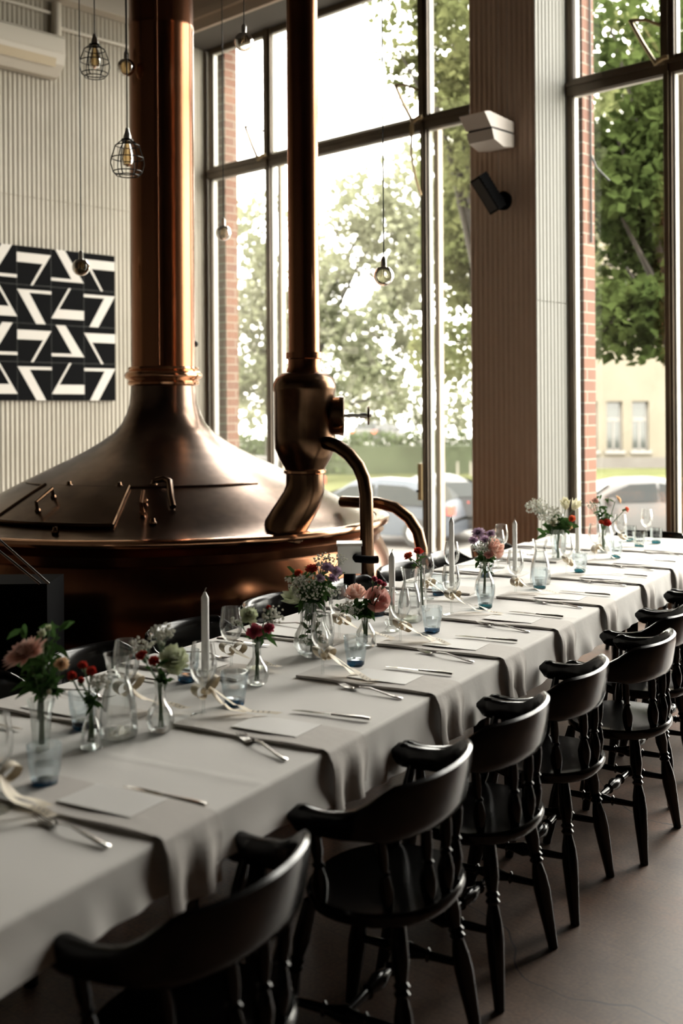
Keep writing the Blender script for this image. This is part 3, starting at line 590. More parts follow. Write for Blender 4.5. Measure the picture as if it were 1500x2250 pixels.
# hedge and fence
h = MB(); rg = random.Random(11)
p0, p1 = at(515, 1000, 52), at(1245, 1000, 54)
for i in range(9000):
    u = rg.random(); c = p0.lerp(p1, u); hh2 = 1.95+.35*noise.noise(Vector((u*22,0,0))); zz = rg.uniform(0, 1)
    c = Vector((c.x, c.y+rg.uniform(-.5,.5), GZ+zz*hh2)); s = .2*rg.uniform(.6,1.3)
    d = Vector((rg.gauss(0,1), rg.gauss(0,1), rg.gauss(0,1))).normalized(); e = d.cross(Vector((rg.gauss(0,1), rg.gauss(0,1), 0))).normalized()
    h.add([c, c+d*s*.4+e*s*.4, c+d*s, c+d*s*.4-e*s*.4], [(0,1,2,3)])
he = empty('hedge', (0,0,0)); tag(he, 'clipped green hedge across the far side of the lawn', 'hedge'); h.build('foliage', LM4, he, False)
m = MB(); m.span((p0.x, 52.2, GZ), (p1.x, 53.4, GZ+1.35)); m.build('twigs', mat('hedge_inside', (.035,.045,.02), .9), he, False)
for i, px in enumerate((975, 1005, 1034, 925)):
    p = at(px, 1030, 50.5); m = MB(); m.box((0,0,.33), (.09,.06,.66)); m.prism([(-.045,.66),(.045,.66),(0,.72)], -.03, .03, 0, lambda a, b, c: (a, c, b))
    o = m.build('fence_post', mat('pale_post', (.14,.125,.105), .7) if i == 0 else bpy.data.materials['pale_post'], None, False, (p.x, p.y, GZ)); tag(o, 'short pale post at the foot of the hedge, %s' % ('first left of the pier\'s three','middle one of three beside the pier','the one nearest the taupe pier','just left of the window post')[i], 'post', 'pale posts along the hedge')
# marquee and far vehicles
p = at(820, 905, 66); m = MB()
mq = empty('marquee', (p.x, 66, GZ)); tag(mq, 'white tent roof far off beyond the hedge', 'tent')
a = MB(); a.add([(-2.6,-1.5,3.0),(2.6,-1.5,2.9),(2.6,1.5,3.0),(-2.6,1.5,3.0),(-.6,0,4.6),(.8,0,4.5)], [(0,1,5,4),(1,2,5),(2,3,4,5),(3,0,4)]); a.build('canopy', mat('white_canvas', (.3,.29,.27), .7), mq, False)
for sx_ in (-2.5, 2.5):
    for sy_ in (-1.4, 1.4): a = MB(); a.tube([(sx_,sy_,0),(sx_,sy_,3)], .05, 6); a.build('pole', M['steel_matte'], mq)
# cars ---------------------------------------------------------------------
def car(name, loc_, rz, paint, label, kind_='hatch', L=4.3, low=None):
    e = empty(name, loc_, rz); tag(e, label, 'car'); W = .86
    if kind_ == 'hatch': top = [(-2.1,.62),(-2.08,.88),(-1.98,.98),(-1.55,1.34),(-1.1,1.46),(-.3,1.50),(.35,1.44),(1.05,1.02),(1.3,.96),(1.95,.80),(2.12,.62)]
    else: top = [(-2.15,.62),(-2.12,.90),(-1.9,1.0),(-1.5,1.03),(-1.0,1.38),(-.5,1.47),(.2,1.46),(.55,1.38),(1.15,1.02),(1.9,.85),(2.15,.6)]
    k = L/4.3; top = [(x*k, z) for x, z in top]
    def lower(x, frac):
        return x
    import bisect as bs
    def zt(x):
        for (a0, b0), (a1, b1) in zip(top[:-1], top[1:]):
            if a0 <= x <= a1: return b0 + (b1-b0)*(x-a0)/(a1-a0)
        return .6
    belt = .93
    b = MB(); N = 40; K = 16
    def fn(u, v):
        x = top[0][0] + (top[-1][0]-top[0][0])*u; t = zt(x); a = v*PI
        # section: from left sill over roof to right sill
        endt = 1 - .13*abs(2*u-1)**4
        yy = math.cos(a); s_ = 1 if yy >= 0 else -1; ay = abs(yy)**.45; z = .26 + (t-.26)*(math.sin(a)**.42 if 0 < a < PI else 0)
        tum = 1 - .22*max(0, (z-belt))/.5
        return (x, s_*ay*W*endt*tum, z)
    b.grid(fn, N, K); b.build('body', paint, e, ang=50)
    gl = MB()
    cab = [(x, z) for x, z in top if z > belt]; x0, x1 = cab[0][0]+.12, cab[-1][0]-.12
    for sg in (-1, 1):
        for (a0, a1) in ((x0+.12, (x0+x1)/2-.03), ((x0+x1)/2+.03, x1-.22)):
            poly = [(a0, .95), (a1, .95)] + [(x, max(.97, zt(x)-.11)) for x in (a1, (a0+a1)/2, a0)]
            gl.add([(x, sg*(W*(1-.22*(z-belt)/.5)+.012), z) for x, z in poly], [tuple(range(len(poly)))])
    for xa, xb in ((cab[-1][0]-.02, cab[-1][0]-.58), (cab[0][0]+.05, cab[0][0]+.42)):
        za_, zb_ = zt(xa)+.02, zt(xb)+.02; gl.add([(xa,-.62,za_),(xa,.62,za_),(xb,.5,zb_),(xb,-.5,zb_)], [(0,1,2,3)])
    gl.build('windows', CARG, e, False)
    for sx_ in (-1.32*k, 1.32*k):
        for sg in (-1, 1):
            w_ = MB(); w_.lathe([(0,-.1),(.20,-.1),(.22,-.09),(.31,-.09),(.325,-.05),(.325,.05),(.31,.09),(0,.09)], 24, (sx_, sg*.78, .325), Matrix.Rotation(PI/2,3,'X')); wo = w_.build('wheel', TYRE, e)
            w_ = MB(); w_.lathe([(0,.0),(.2,.0),(.2,.03),(0,.05)], 10, (sx_, sg*.87, .325), Matrix.Rotation(-sg*PI/2,3,'X')); w_.build('hubcap', M['steel_matte'], wo)
    lg = MB(); 
    for sg in (-1, 1): lg.box((-2.08*k, sg*.68, .84), (.12,.26,.20))
    lg.build('tail_lights', mat('tail_red', (.5,.05,.03), .3), e, False)
    lg = MB()
    for sg in (-1, 1): lg.box((2.0*k, sg*.62, .70), (.12,.3,.12))
    lg.build('headlights', M['steel'], e, False)
    bp_ = MB(); bp_.box((-2.08*k,0,.42), (.16,1.6,.24)); bp_.box((2.05*k,0,.40), (.16,1.55,.22)); bp_.build('bumpers', low or paint, e, False)
    for sg in (-1, 1): mm = MB(); mm.box((.72*k, sg*.97, .98), (.12,.2,.13)); mm.build('wing_mirror', paint, e, False)
    return e
CARG = mat('dark_car_glass', (.012,.014,.014), .15, spec=.12); TYRE = mat('tyre_rubber', (.015,.015,.015), .8)
pb = mat('pale_blue_car_paint', (.040,.046,.056), .4, spec=.2); pd = mat('dark_grey_car_paint', (.012,.012,.013), .4, spec=.2); pw = mat('white_car_paint', (.048,.046,.044), .4, spec=.3); pgr = mat('taupe_car_paint', (.02,.017,.015), .4, spec=.2)
p = at(820, 1100, 26); car('car', (p.x, 26, GZ), math.radians(158), pb, 'pale blue hatchback parked outside the left window, its red tail light by the window post', L=4.3)
p = at(985, 1100, 24); car('car', (p.x, 27.6, GZ), math.radians(100), pd, 'dark grey car parked beside the pale blue hatchback, next to the pier', L=4.2)
p = at(1405, 1100, 25); car('car', (p.x, 26, GZ), math.radians(188), pw, 'silver white saloon car parked outside the right window', 'saloon', L=4.6, low=pgr)
p = at(835, 925, 62); car('car', (p.x, 62, GZ+1.0), math.radians(60), pw, 'white car glimpsed far beyond the hedge', L=4.0)
p = at(540, 1000, 30); car('car', (p.x, 30, GZ+.35), math.radians(200), pw, 'white car whose roof shows just right of the left brick reveal', L=4.0)
# yellow building -----------------------------------------------------------
BY = 56.0; yb_ = empty('yellow_building', (0, BY, GZ)); tag(yb_, 'sunlit pale yellow building with tall windows seen through the right window', 'building')
def X_(px): return (px-750)/F*BY
def Z_(py): return (900+ -TH*(1350-750) - py)/F*BY + EYE - GZ
ybm = mat('yellow_render', (.085,.073,.052), .8, var=(.098,.085,.062), scale=.5); ybs = mat('stone_plinth', (.060,.053,.046), .8, var=(.072,.065,.058), scale=1); whm = mat('white_trim', (.13,.12,.11), .6)
wins = [(1268,1312),(1332,1367),(1388,1425),(1492,1530),(1552,1590)]
zt_, zb2 = Z_(882), Z_(990)
a = MB(); prev = X_(1215)
for l, r in wins: a.span((prev,0,0), (X_(l),.5,14)); a.span((X_(l),0,zt_), (X_(r),.5,14)); a.span((X_(l),0,0), (X_(r),.5,zb2)); prev = X_(r)
a.span((prev,0,0), (X_(1750),.5,14)); a.span((X_(1215),.5,0),(X_(1750),8,14)); a.build('facade', ybm, yb_, False)
a = MB(); a.span((X_(1214),-.08,0), (X_(1751),0,Z_(1005))); a.build('plinth', ybs, yb_, False)
for l, r in wins:
    xl, xr = X_(l), X_(r); f = MB(); zm = Z_(922)
    f.span((xl,.28,zb2),(xl+.08,.36,zt_)); f.span((xr-.08,.28,zb2),(xr,.36,zt_)); f.span((xl,.26,zm-.09),(xr,.36,zm+.09)); f.span((xl,.28,zt_-.08),(xr,.36,zt_)); f.span(((xl+xr)/2-.04,.28,zb2),((xl+xr)/2+.04,.36,zm)); f.span((xl,.28,zb2),(xr,.36,zb2+.08))
    wo = f.build('window', whm, yb_, False); g = MB(); g.span((xl,.33,zb2),(xr,.35,zt_)); g.build('pane', mat('old_window_glass', (.02,.024,.02), .06, spec=.6) if 'old_window_glass' not in bpy.data.materials else bpy.data.materials['old_window_glass'], wo, False)
    s_ = MB(); s_.span((xl-.1,-.14,zb2-.16),(xr+.1,.3,zb2)); s_.build('window_sill', whm, yb_, False)
# ================================================================ TABLES AND CLOTH
S0, S1, VW = -1.25, 5.46, 1.05
def mk_table():
    e = empty('dining_table'); L = (S1-S0)/4 - .012
    a = MB(); a.span((.0, .02, .715), (L, VW-.02, .742)); a.build('tabletop', M['blackwood'], e, False)
    a = MB(); a.span((.1,.12,.64),(L-.1,.15,.715)); a.span((.1,VW-.15,.64),(L-.1,VW-.12,.715)); a.span((.1,.12,.64),(.13,VW-.12,.715)); a.span((L-.13,.12,.64),(L-.1,VW-.12,.715)); a.build('apron', M['blackwood'], e, False)
    for x in (.13, L-.13):
        for y in (.15, VW-.15):
            a = MB(); a.tube([(x,y,.715),(x,y,.5),(x,y,0)], [.032,.03,.02], 8); a.build('leg', M['blackwood'], e)
    return e
tk = Kind(mk_table); LT = (S1-S0)/4
for i, lb in enumerate(('dark table under the cloth nearest the camera at the lower left', 'dark table under the cloth, second from the near end', 'dark table under the cloth, third from the near end', 'dark table under the cloth at the far end by the right window')):
    tk.put(T(S0+i*LT+.006, 0, 0), AT, lb, 'table', 'dining tables pushed together under the long cloth')
def hem(s): 
    b_ = .655 if s < .35 else .655 - min(1, (s-.35)/.5)*.045
    return b_ + .012*noise.noise(Vector((s*1.3, 3, 0)))
def cloth_pt(s, q):
    """q 0..1 from the near hem over the top to the far hem"""
    fold = math.sin(s*38 + 3*noise.noise(Vector((s*2.1,0,0)))*2.2); nz = noise.noise(Vector((s*6, 1.7, 0)))
    def skirt(f, side):       # f 0 at the top edge, 1 at the hem
        z = .752 - .012 - (.74-hem(s if side < 0 else s+9))*f
        out = .006 + .014*f*f*(.5+.5*fold*(.4+.9*abs(nz))) + .014*f
        return z, out
    if q < .2:
        z, o = skirt(1-q/.2, -1); return T(s, -o, z)
    if q < .26: a = (q-.2)/.06*PI/2; return T(s, -.006+.012*(1-math.cos(a)), .740+.012*math.sin(a))
    if q > .8:
        z, o = skirt((q-.8)/.2, 1); return T(s, VW+o, z)
    if q > .74: a = (1-(q-.74)/.06)*PI/2; return T(s, VW+.006-.012*(1-math.cos(a)), .740+.012*math.sin(a))
    v = .006 + (VW-.012)*(q-.26)/.48
    cr_ = 0
    for L0 in (.26,.52,.79): d = abs(v-L0); cr_ += .0016*max(0, 1-d/.006)
    for k in range(18):
        d = abs(s - (-1.1+k*.37)); cr_ += .0016*max(0, 1-d/.006)
    return T(s, v, .7515 + cr_ + .0012*noise.noise(Vector((s*5, v*5, 0))))
qs = [i*.2/9 for i in range(9)] + [.2+i*.06/5 for i in range(5)] + [.26+i*.48/84 for i in range(84)] + [.74+i*.06/5 for i in range(5)] + [.8+i*.2/9 for i in range(10)]
ns = 420; a = MB(); vs_l = []
for i in range(ns+1):
    s = S0 + (S1-S0)*i/ns
    for q in qs: vs_l.append(cloth_pt(s, q))
m_ = len(qs)
a.add(vs_l, [(i*m_+j, (i+1)*m_+j, (i+1)*m_+j+1, i*m_+j+1) for i in range(ns) for j in range(m_-1)])
# far end skirt
vs_l = []
for j in range(61):
    v = VW*j/60
    for k in range(8):
        f = k/7; p = T(S1 + .004 + .02*f*(1+.5*math.sin(v*30)), v, .748-.13*f); vs_l.append(p)
a.add(vs_l, [(j*8+k, j*8+k+1, (j+1)*8+k+1, (j+1)*8+k) for j in range(60) for k in range(7)])
tag(a.build('tablecloth', M['cloth'], ang=0), 'long white linen cloth covering the whole dining table', 'tablecloth')
ZT = .7535
ORD = ['first','second','third','fourth','fifth','sixth','seventh','eighth','ninth','tenth']
# ---------------------------------------------------------------- napkins and cards
def mk_napkin():
    e = None; W = .17; a = MB()
    path = []                       # local: x across (along u), y towards far side; starts at glass end, runs to the edge and hangs down
    top = .0075
    for i in range(13): path.append((.46 - .44*i/12, ZT-.75+top + .0018*math.sin(i*.8)))
    for i in range(1, 6): an = PI/2*i/5; path.append((.012-.026*math.sin(an)-.004, ZT-.75+top-.014*(1-math.cos(an))))
    for i in range(1, 9): path.append((-.022-.002*i-.004*math.sin(i*.7), ZT-.75+top-.014-.0165*i))
    n = len(path); nw_ = 10
    def pt(i, j, under):
        y, z = path[i]; x = -W/2 + W*j/nw_; w2 = 1+.12*max(0, (i-13)/n)
        hang = max(0, (i-17)/8)
        off = .012*hang*math.sin(j*1.1+.4)
        if under:
            if i < 13: z -= top
            else: y += .004
        return (x*w2, y-off, z)
    vs = [pt(i, j, 0) for i in range(n) for j in range(nw_+1)] + [pt(i, j, 1) for i in range(n) for j in range(nw_+1)]
    K = nw_+1; B = n*K; fs = []
    for i in range(n-1):
        for j in range(nw_):
            fs.append((i*K+j, i*K+j+1, (i+1)*K+j+1, (i+1)*K+j)); fs.append((B+i*K+j, B+(i+1)*K+j, B+(i+1)*K+j+1, B+i*K+j+1))
        fs.append((i*K, (i+1)*K, B+(i+1)*K, B+i*K)); fs.append((i*K+nw_, B+i*K+nw_, B+(i+1)*K+nw_, (i+1)*K+nw_))
    for i in (0, n-1):
        for j in range(nw_): fs.append((i*K+j, i*K+j+1, B+i*K+j+1, B+i*K+j))
    a.add(vs, fs); return a.build('napkin', M['napkin'], ang=50)
nk = Kind(mk_napkin)
def mk_card(): a = MB(); a.span((-.062,-.10,0),(.062,.10,.0012)); return a.build('menu_card', M['card'], None, False)
ck = Kind(mk_card)
NS = [.10,.725,1.33,1.86,2.40,2.965,3.60,4.17,4.78]
for i, s in enumerate(NS):
    nk.put(T(s, 0, .75), AT, 'beige linen napkin hanging over the near table edge, %s from the left' % ORD[i], 'napkin', 'napkins along the near side')
    ck.put(T(s+.02, .205, .75+.0135), AT+.02*math.sin(i*3), 'blank white menu card on the napkin at the near side, %s from the left' % ORD[i], 'card', 'menu cards on the near napkins')
FS = [.62,1.20,1.78,2.40,2.98,3.56,4.14,4.72]
for i, s in enumerate(FS):
    nk.put(T(s, VW, .75), AT+PI, 'beige linen napkin on the far side of the table, %s from the left' % ORD[i], 'napkin', 'napkins along the far side')
    ck.put(T(s, VW-.225, .75+.0135), AT+PI, 'blank white menu card on the far side of the table, %s from the left' % ORD[i], 'card', 'menu cards on the far napkins')
# ---------------------------------------------------------------- cutlery
def mk_fork():
    e = empty('fork'); a = MB(); N = 16
    L = .235
    pts = [(0,-.118,.004),(0,-.09,.005),(0,-.05,.009),(0,0,.015),(0,.03,.013),(0,.045,.009)]; wd = [.013,.012,.009,.006,.006,.012]
    a.ribbon(pts, wd, (1,0,0)); a.ribbon([(p[0],p[1],p[2]-.0022) for p in pts], wd, (1,0,0)); 
    vs = []
    o = a.build('handle', M['steel'], e)
    sol = o.modifiers.new('thick', 'SOLIDIFY'); sol.thickness = .0012
    a = MB(); a.ribbon([(0,.042,.010),(0,.055,.004),(0,.07,.0025)], [.010,.024,.026], (1,0,0)); o = a.build('head', M['steel'], e); o.modifiers.new('thick', 'SOLIDIFY').thickness = .0018
    for x in (-.0108,-.0036,.0036,.0108):
        a = MB(); a.tube([(x,.068,.0025),(x,.09,.003),(x*.97,.108,.007),(x*.95,.119,.0115)], [.0018,.0017,.0014,.0007], 6); a.build('tine', M['steel'], e)
    return e
def mk_knife():
    e = empty('table_knife'); a = MB(); a.tube([(0,-.115,.005),(0,-.09,.006),(0,-.03,.005),(0,.0,.005)], [.007,.0078,.006,.0052], 10, flat=.6); a.build('handle', M['steel'], e)
    a = MB(); a.prism([(-.006,-.002),(.006,-.002),(.010,.03),(.0105,.08),(.006,.105),(-.003,.118),(-.006,.10)], .003, .0048); a.build('blade', M['steel'], e, False); return e
fk, kk = Kind(mk_fork), Kind(mk_knife)
FORK = [((-.014,.296),(-.063,.047)),((.655,.262),(.535,.035)),((1.215,.288),(1.166,.051)),((1.755,.291),(1.686,.05)),((2.30,.306),(2.234,.06)),((2.865,.285),(2.81,.052)),((3.50,.284),(3.46,.053)),((4.07,.299),(4.006,.053)),((4.68,.3),(4.63,.055))]
KNIFE = [((.21,.253),(.20,.02)),((.91,.256),(.93,.03)),((1.488,.275),(1.495,.043)),((2.038,.275),(2.055,.045)),((2.583,.285),(2.57,.047)),((3.165,.262),(3.159,.04)),((3.785,.26),(3.781,.04)),((4.37,.26),(4.36,.04)),((4.96,.26),(4.95,.04))]
def lay(k, a_, b_, lab, cat, grp):
    (s1, v1), (s2, v2) = a_, b_; m_s, m_v = (s1+s2)/2, (v1+v2)/2
    p1, p2 = T(s1, v1), T(s2, v2); d = p1-p2; k.put(T(m_s, m_v, ZT+.0005), math.atan2(d.y, d.x)-PI/2, lab, cat, grp)
for i, (a_, b_) in enumerate(FORK): lay(fk, a_, b_, 'steel fork left of the near napkin, %s fork from the left of the photo' % ORD[i], 'fork', 'forks along the near side')
for i, (a_, b_) in enumerate(KNIFE): lay(kk, a_, b_, 'steel knife right of the near napkin, %s knife from the left of the photo' % ORD[i], 'knife', 'knives along the near side')
for i, s in enumerate(FS):
    lay(kk, (s-.20, VW-.27), (s-.19, VW-.04), 'steel knife on the far side of the table, %s from the left' % ORD[i], 'knife', 'knives along the far side')
    lay(fk, (s+.15, VW-.27), (s+.16, VW-.04), 'steel fork on the far side of the table, %s from the left' % ORD[i], 'fork', 'forks along the far side')
# ---------------------------------------------------------------- glassware
def mk_wine():
    e = empty('wine_glass')
    a = MB(); a.lathe([(0,.003),(.034,.001),(.035,.002),(.020,.0045),(.006,.009),(.0045,.014)], 28); a.build('foot', M['clear_thick'], e)
    a = MB(); a.lathe([(.0045,.014),(.0038,.03),(.0036,.06),(.0040,.078),(.006,.086)], 14); a.build('stem', M['clear_thick'], e)
    a = MB(); a.lathe([(.006,.086),(.016,.091),(.027,.102),(.0345,.120),(.0365,.138),(.0355,.160),(.032,.180),(.0295,.198),(.0288,.1985),(.0313,.180),(.0347,.160),(.0357,.138),(.0335,.120),(.026,.1035),(.015,.093),(0,.089)], 32); a.build('bowl', M['clear'], e); return e
def tumbler_mesh(h, rt, rb):
    def wob(an, z): return 1 + .022*math.cos(10*an)*min(1, max(0, (h-.012-z)/.02))*(1 if z > .008 else .6)
    a = MB(); a.lathe([(rb,.010),(rb+(rt-rb)*.25,.022),(rb+(rt-rb)*.7,.05),(rt,h-.012),(rt+.0005,h),(rt-.002,h),(rt-.0025,h-.012),(rb+(rt-rb)*.7-.003,.05),(rb-.003,.016)], 60, wob=wob); return a
def mk_tumbler(base='bluebase', wall='bluetint', water=.55):
    def f():
        h, rt, rb = .095, .038, .028; e = empty('tumbler')
        tumbler_mesh(h, rt, rb).build('glass_wall', M[wall], e)
        a = MB(); a.lathe([(0,0),(rb-.003,0),(rb,.003),(rb+.0006,.011),(rb-.001,.0165),(rb-.006,.0185),(0,.0175)], 40); a.build('thick_base', M[base], e)
        if water:
            z = h*water; rr = rb+(rt-rb)*.62-.0045
            a = MB(); a.lathe([(0,.0185),(rb-.004,.0195),(rr,z-.001),(rr-.001,z),(0,z)], 32); a.build('water', M['water'], e)
        return e
    return f
def mk_carafe():
    e = empty('water_carafe'); rim = .042
    out = [(.046,.004),(.049,.02),(.046,.07),(.040,.105),(.031,.135),(.0265,.150),(.0265,.158),(.031,.185),(.037,.208)]
    a = MB(); a.lathe([(.044,0)]+out+[(r-.002, z) for r, z in out[::-1]], 40); a.build('glass_wall', M['clear'], e)
    a = MB(); a.lathe([(0,0),(.044,0),(.047,.004),(.046,.012),(0,.014)], 40); a.build('thick_base', M['clear_thick'], e)
    a = MB(); a.lathe([(0,.0145),(.045,.0145),(.0468,.02),(.0438,.07),(.0378,.105),(.029,.135),(.0245,.15),(0,.15)], 36); a.build('water', M['water'], e); return e
def mk_candle_h(h):
    def f():
        e = empty('taper_candle'); z0 = .022
        a = MB(); a.lathe([(0,z0),(.010,z0),(.0118,z0+.02),(.0112,z0+h*.93),(.0108,z0+h*.94),(.0035,z0+h),(0,z0+h)], 20, wob=lambda an, z: 1+.03*math.cos(6*an)); a.build('wax', M['wax'], e)
        a = MB(); a.tube([(0,0,z0+h),(.001,0,z0+h+.008),(.004,0,z0+h+.013)], .0012, 5); a.build('wick', M['wick'], e); return e
    return f
def mk_holder():
    e = empty('candle_holder'); a = MB()
    a.lathe([(0,0),(.027,0),(.0275,.008),(.020,.012),(.019,.02),(.025,.028),(.0265,.042),(.021,.044),(.0135,.040),(.0132,.020),(0,.020)], 24, wob=lambda an, z: 1+.05*math.cos(12*an)); return tag(a.build('candle_holder', M['clear_thick']), None)
wk, tb, tt, cf_, hk = Kind(mk_wine), Kind(mk_tumbler()), Kind(mk_tumbler('tealbase','bluetint',.55)), Kind(mk_carafe), Kind(mk_holder)
WG = [((-.02,.40),'at the extreme left edge of the photo'),((.76,.45),'in front of the nearest white candle'),((1.29,.39),'in front of the big round bouquet vase'),((1.84,.40),'between the rose vase and the second carafe'),((2.43,.47),'in front of the third candle'),((3.01,.42),'in front of the fourth candle, left of the middle carafe'),((3.65,.40),'just right of the middle carafe'),((4.25,.44),'just right of the fifth candle'),((4.85,.47),'left of the lettered tumblers')]
for i, ((s, v), lb) in enumerate(WG): wk.put(T(s, v, ZT), i*.7, 'wine glass %s' % lb, 'wine glass', 'wine glasses of the near places')
wk.put(T(5.25,.42,ZT), 1, 'wine glass rising in front of the white car, furthest right', 'wine glass', 'wine glasses of the near places')
WF = [((.69,.66),'behind the nearest carafe'),((1.24,.70),'behind the white and red carnations vase'),((1.79,.62),'behind the pair of pink roses'),((2.72,.72),'behind the orange carnations'),((3.17,.80),'behind the third candle, against the window'),((3.75,.80),'behind the fourth candle against the pier'),((4.0,.88),'left of the big white bouquet against the pier'),((4.7,.8),'behind the small mixed posy by the right window')]
for i, ((s, v), lb) in enumerate(WF): wk.put(T(s, v, ZT), i*.9, 'wine glass of the far side %s' % lb, 'wine glass', 'wine glasses of the far places')
TB = [((.13,.41),'nearest, in front of the fluted vase at the left'),((.89,.44),'right of the nearest candle'),((1.48,.38),'in front of the rose vase'),((2.08,.39),'below the orange carnations')]
for i, ((s, v), lb) in enumerate(TB): tb.put(T(s, v, ZT), i*.5, 'blue-based tumbler %s' % lb, 'tumbler', 'water tumblers of the near places')
TT_ = [((2.64,.41),'below the pink and lilac posy'),((3.21,.38),'below the middle carafe'),((3.80,.38),'at the foot of the fifth candle'),((4.40,.37),'right of the fifth candle')]
for i, ((s, v), lb) in enumerate(TT_): tt.put(T(s, v, ZT), i*.5, 'teal-based tumbler %s' % lb, 'tumbler', 'teal based tumblers of the near places')
TF = [((.52,.66),'behind the red posy left of the nearest carafe'),((1.05,.73),'behind the nearest candle'),((2.29,.73),'behind the pink roses'),((2.85,.72),'behind the orange carnations'),((3.45,.74),'behind the pink and lilac posy'),((4.5,.72),'behind the fifth candle')]
for i, ((s, v), lb) in enumerate(TF): tb.put(T(s, v, ZT), i*.6, 'blue based tumbler of the far side %s' % lb, 'tumbler', 'water tumblers of the far places')
# tumblers with black handwriting at the far end
def scrawl(seed):
    def f():
        e = mk_tumbler('tealbase', 'frosted', .2)(); g = random.Random(seed); a = MB()
        for row, z in ((0,.064),(1,.042)):
            n = 26; pts = []
            for k in range(n):
                an = -PI/2 - .75 + 1.5*k/n + .05*math.sin(k*2.3); zz = z + .0055*math.sin(k*1.9+seed) + g.uniform(-.002,.002); r_ = .0300+(.038-.028)*(zz/.095)*.9+.0020
                pts.append((r_*math.cos(an), r_*math.sin(an), zz))
            for q in range(0, n-6, 7): a.tube(pts[q:q+6], .0021, 5)
        a.build('handwriting', M['ink'], e); return e
    return f
for i, ((s, v), lb) in enumerate([((4.92,.38),'left one of the three, slightly forward'),((5.16,.34),'right one, beside the last wine glass'),((5.21,.51),'behind the wine glass at the left')]):
    Kind(scrawl(i+1)).put(T(s, v, ZT), 0, 'tumbler with black handwriting at the far end, %s' % lb, 'tumbler', 'handwritten tumblers at the far end')
for i, ((s, v), lb) in enumerate([((.51,.53),'nearest the camera at the left'),((2.24,.56),'behind the second candle'),((3.36,.43),'in the middle of the far half'),((4.72,.52),'furthest, beyond the fifth candle')]):
    cf_.put(T(s, v, ZT), i, 'clear waisted carafe of water, %s' % lb, 'carafe', 'water carafes')
CN = [((1.05,.66),.255,'nearest'),((2.03,.53),.27,'second from the left, behind the pink roses'),((2.97,.71),.31,'third, tallest, standing against the window'),((3.55,.63),.25,'fourth, with a bent wick, against the pier'),((4.35,.57),.26,'fifth, right of the big white bouquet')]
for i, ((s, v), h, lb) in enumerate(CN):
    hk.put(T(s, v, ZT), 0, 'small crystal candle holder under the white candle, %s' % lb, 'candle holder', 'crystal candle holders')
    Kind(mk_candle_h(h)).put(T(s, v, ZT), 0, 'tall white taper candle, %s' % lb, 'candle', 'white taper candles')
# ---------------------------------------------------------------- ribbons tied round the stems
def bow(s, v, lab, seed, lean=0.0, small=False):
    g = random.Random(seed); e = empty('ribbon_bow', T(s, v, ZT), AT); tag(e, lab, 'ribbon bow', 'beige ribbon bows on the glasses')
    z = .070+g.uniform(-.008,.012)
    a = MB(); a.ball((0,-.008,z), .0085, 8, (1.1,.8,1)); a.lathe([(.0065,z-.006),(.008,z),(.0065,z+.006)], 12); a.build('knot', M['ribbon'], e)
    up = Vector((0,0,1))
    for sg in (-1, 1):
        tilt = g.uniform(-.012,.014) + lean*.03*sg; Lx = g.uniform(.050,.064)
        pts = []; N = 14
        for k in range(N+1):
            an = 2*PI*k/N; pts.append((sg*Lx*(1-math.cos(an))/2, -.008-.004*math.sin(an), z + .017*math.sin(an)*(1 if sg > 0 else -1)*1.0 + tilt*(1-math.cos(an))))
        wd = [.007+.016*math.sin(PI*k/N) for k in range(N+1)]
        a = MB(); a.ribbon(pts, wd, Vector((0,1,.35)).normalized()); a.build('loop', M['ribbon'], e, ang=0)
    for q, (dx, dy, wv) in enumerate(((.055+g.uniform(-.02,.02), -.10, .010), (.02+g.uniform(-.03,.05), -.17+g.uniform(-.03,.03), .016))):
        pts = []; N = 16
        for k in range(N+1):
            u = k/N; zz = z*(1-u)**1.6*(1 if u < 1 else 0) + .010 + .006*abs(math.sin(u*7+seed))*(1 if u > .45 else 0)
            if u > .0: zz = max(zz, .0115)
            pts.append((dx*u + wv*math.sin(u*5+seed), -.010 + dy*u, zz))
        def wdir(i, N=N, q=q): u = i/N; return Vector((1, .35*math.sin(u*4+q), .5*(1-u)*math.cos(u*5+q))).normalized()
        a = MB(); a.ribbon(pts, [.008+.016*min(1, k/5) for k in range(N+1)], wdir); t_o = a.build('tail', M['ribbon'], e, ang=0)
        if q == 1 :
            m2 = MB()
            for c in range(4):
                i0 = 11+c; p = Vector(pts[i0]); w_ = wdir(i0); m2.box(p+Vector((0,0,.0012)), (.009,.0022,.0004), Matrix.Rotation(.3*math.sin(c), 3, 'Z'))
            m2.build('printed_lettering', M['ink'], t_o, False)
for i, ((s, v), lb) in enumerate(WG): bow(s, v, 'satin bow on the glass %s' % lb, 3+i*5, .3*math.sin(i*2))
for i, ((s, v), lb) in enumerate(WF[:4]):
    bow(s, v, 'satin bow tied on the far glass %s' % lb, 60+i*7)
    COL.objects[-1] if False else None
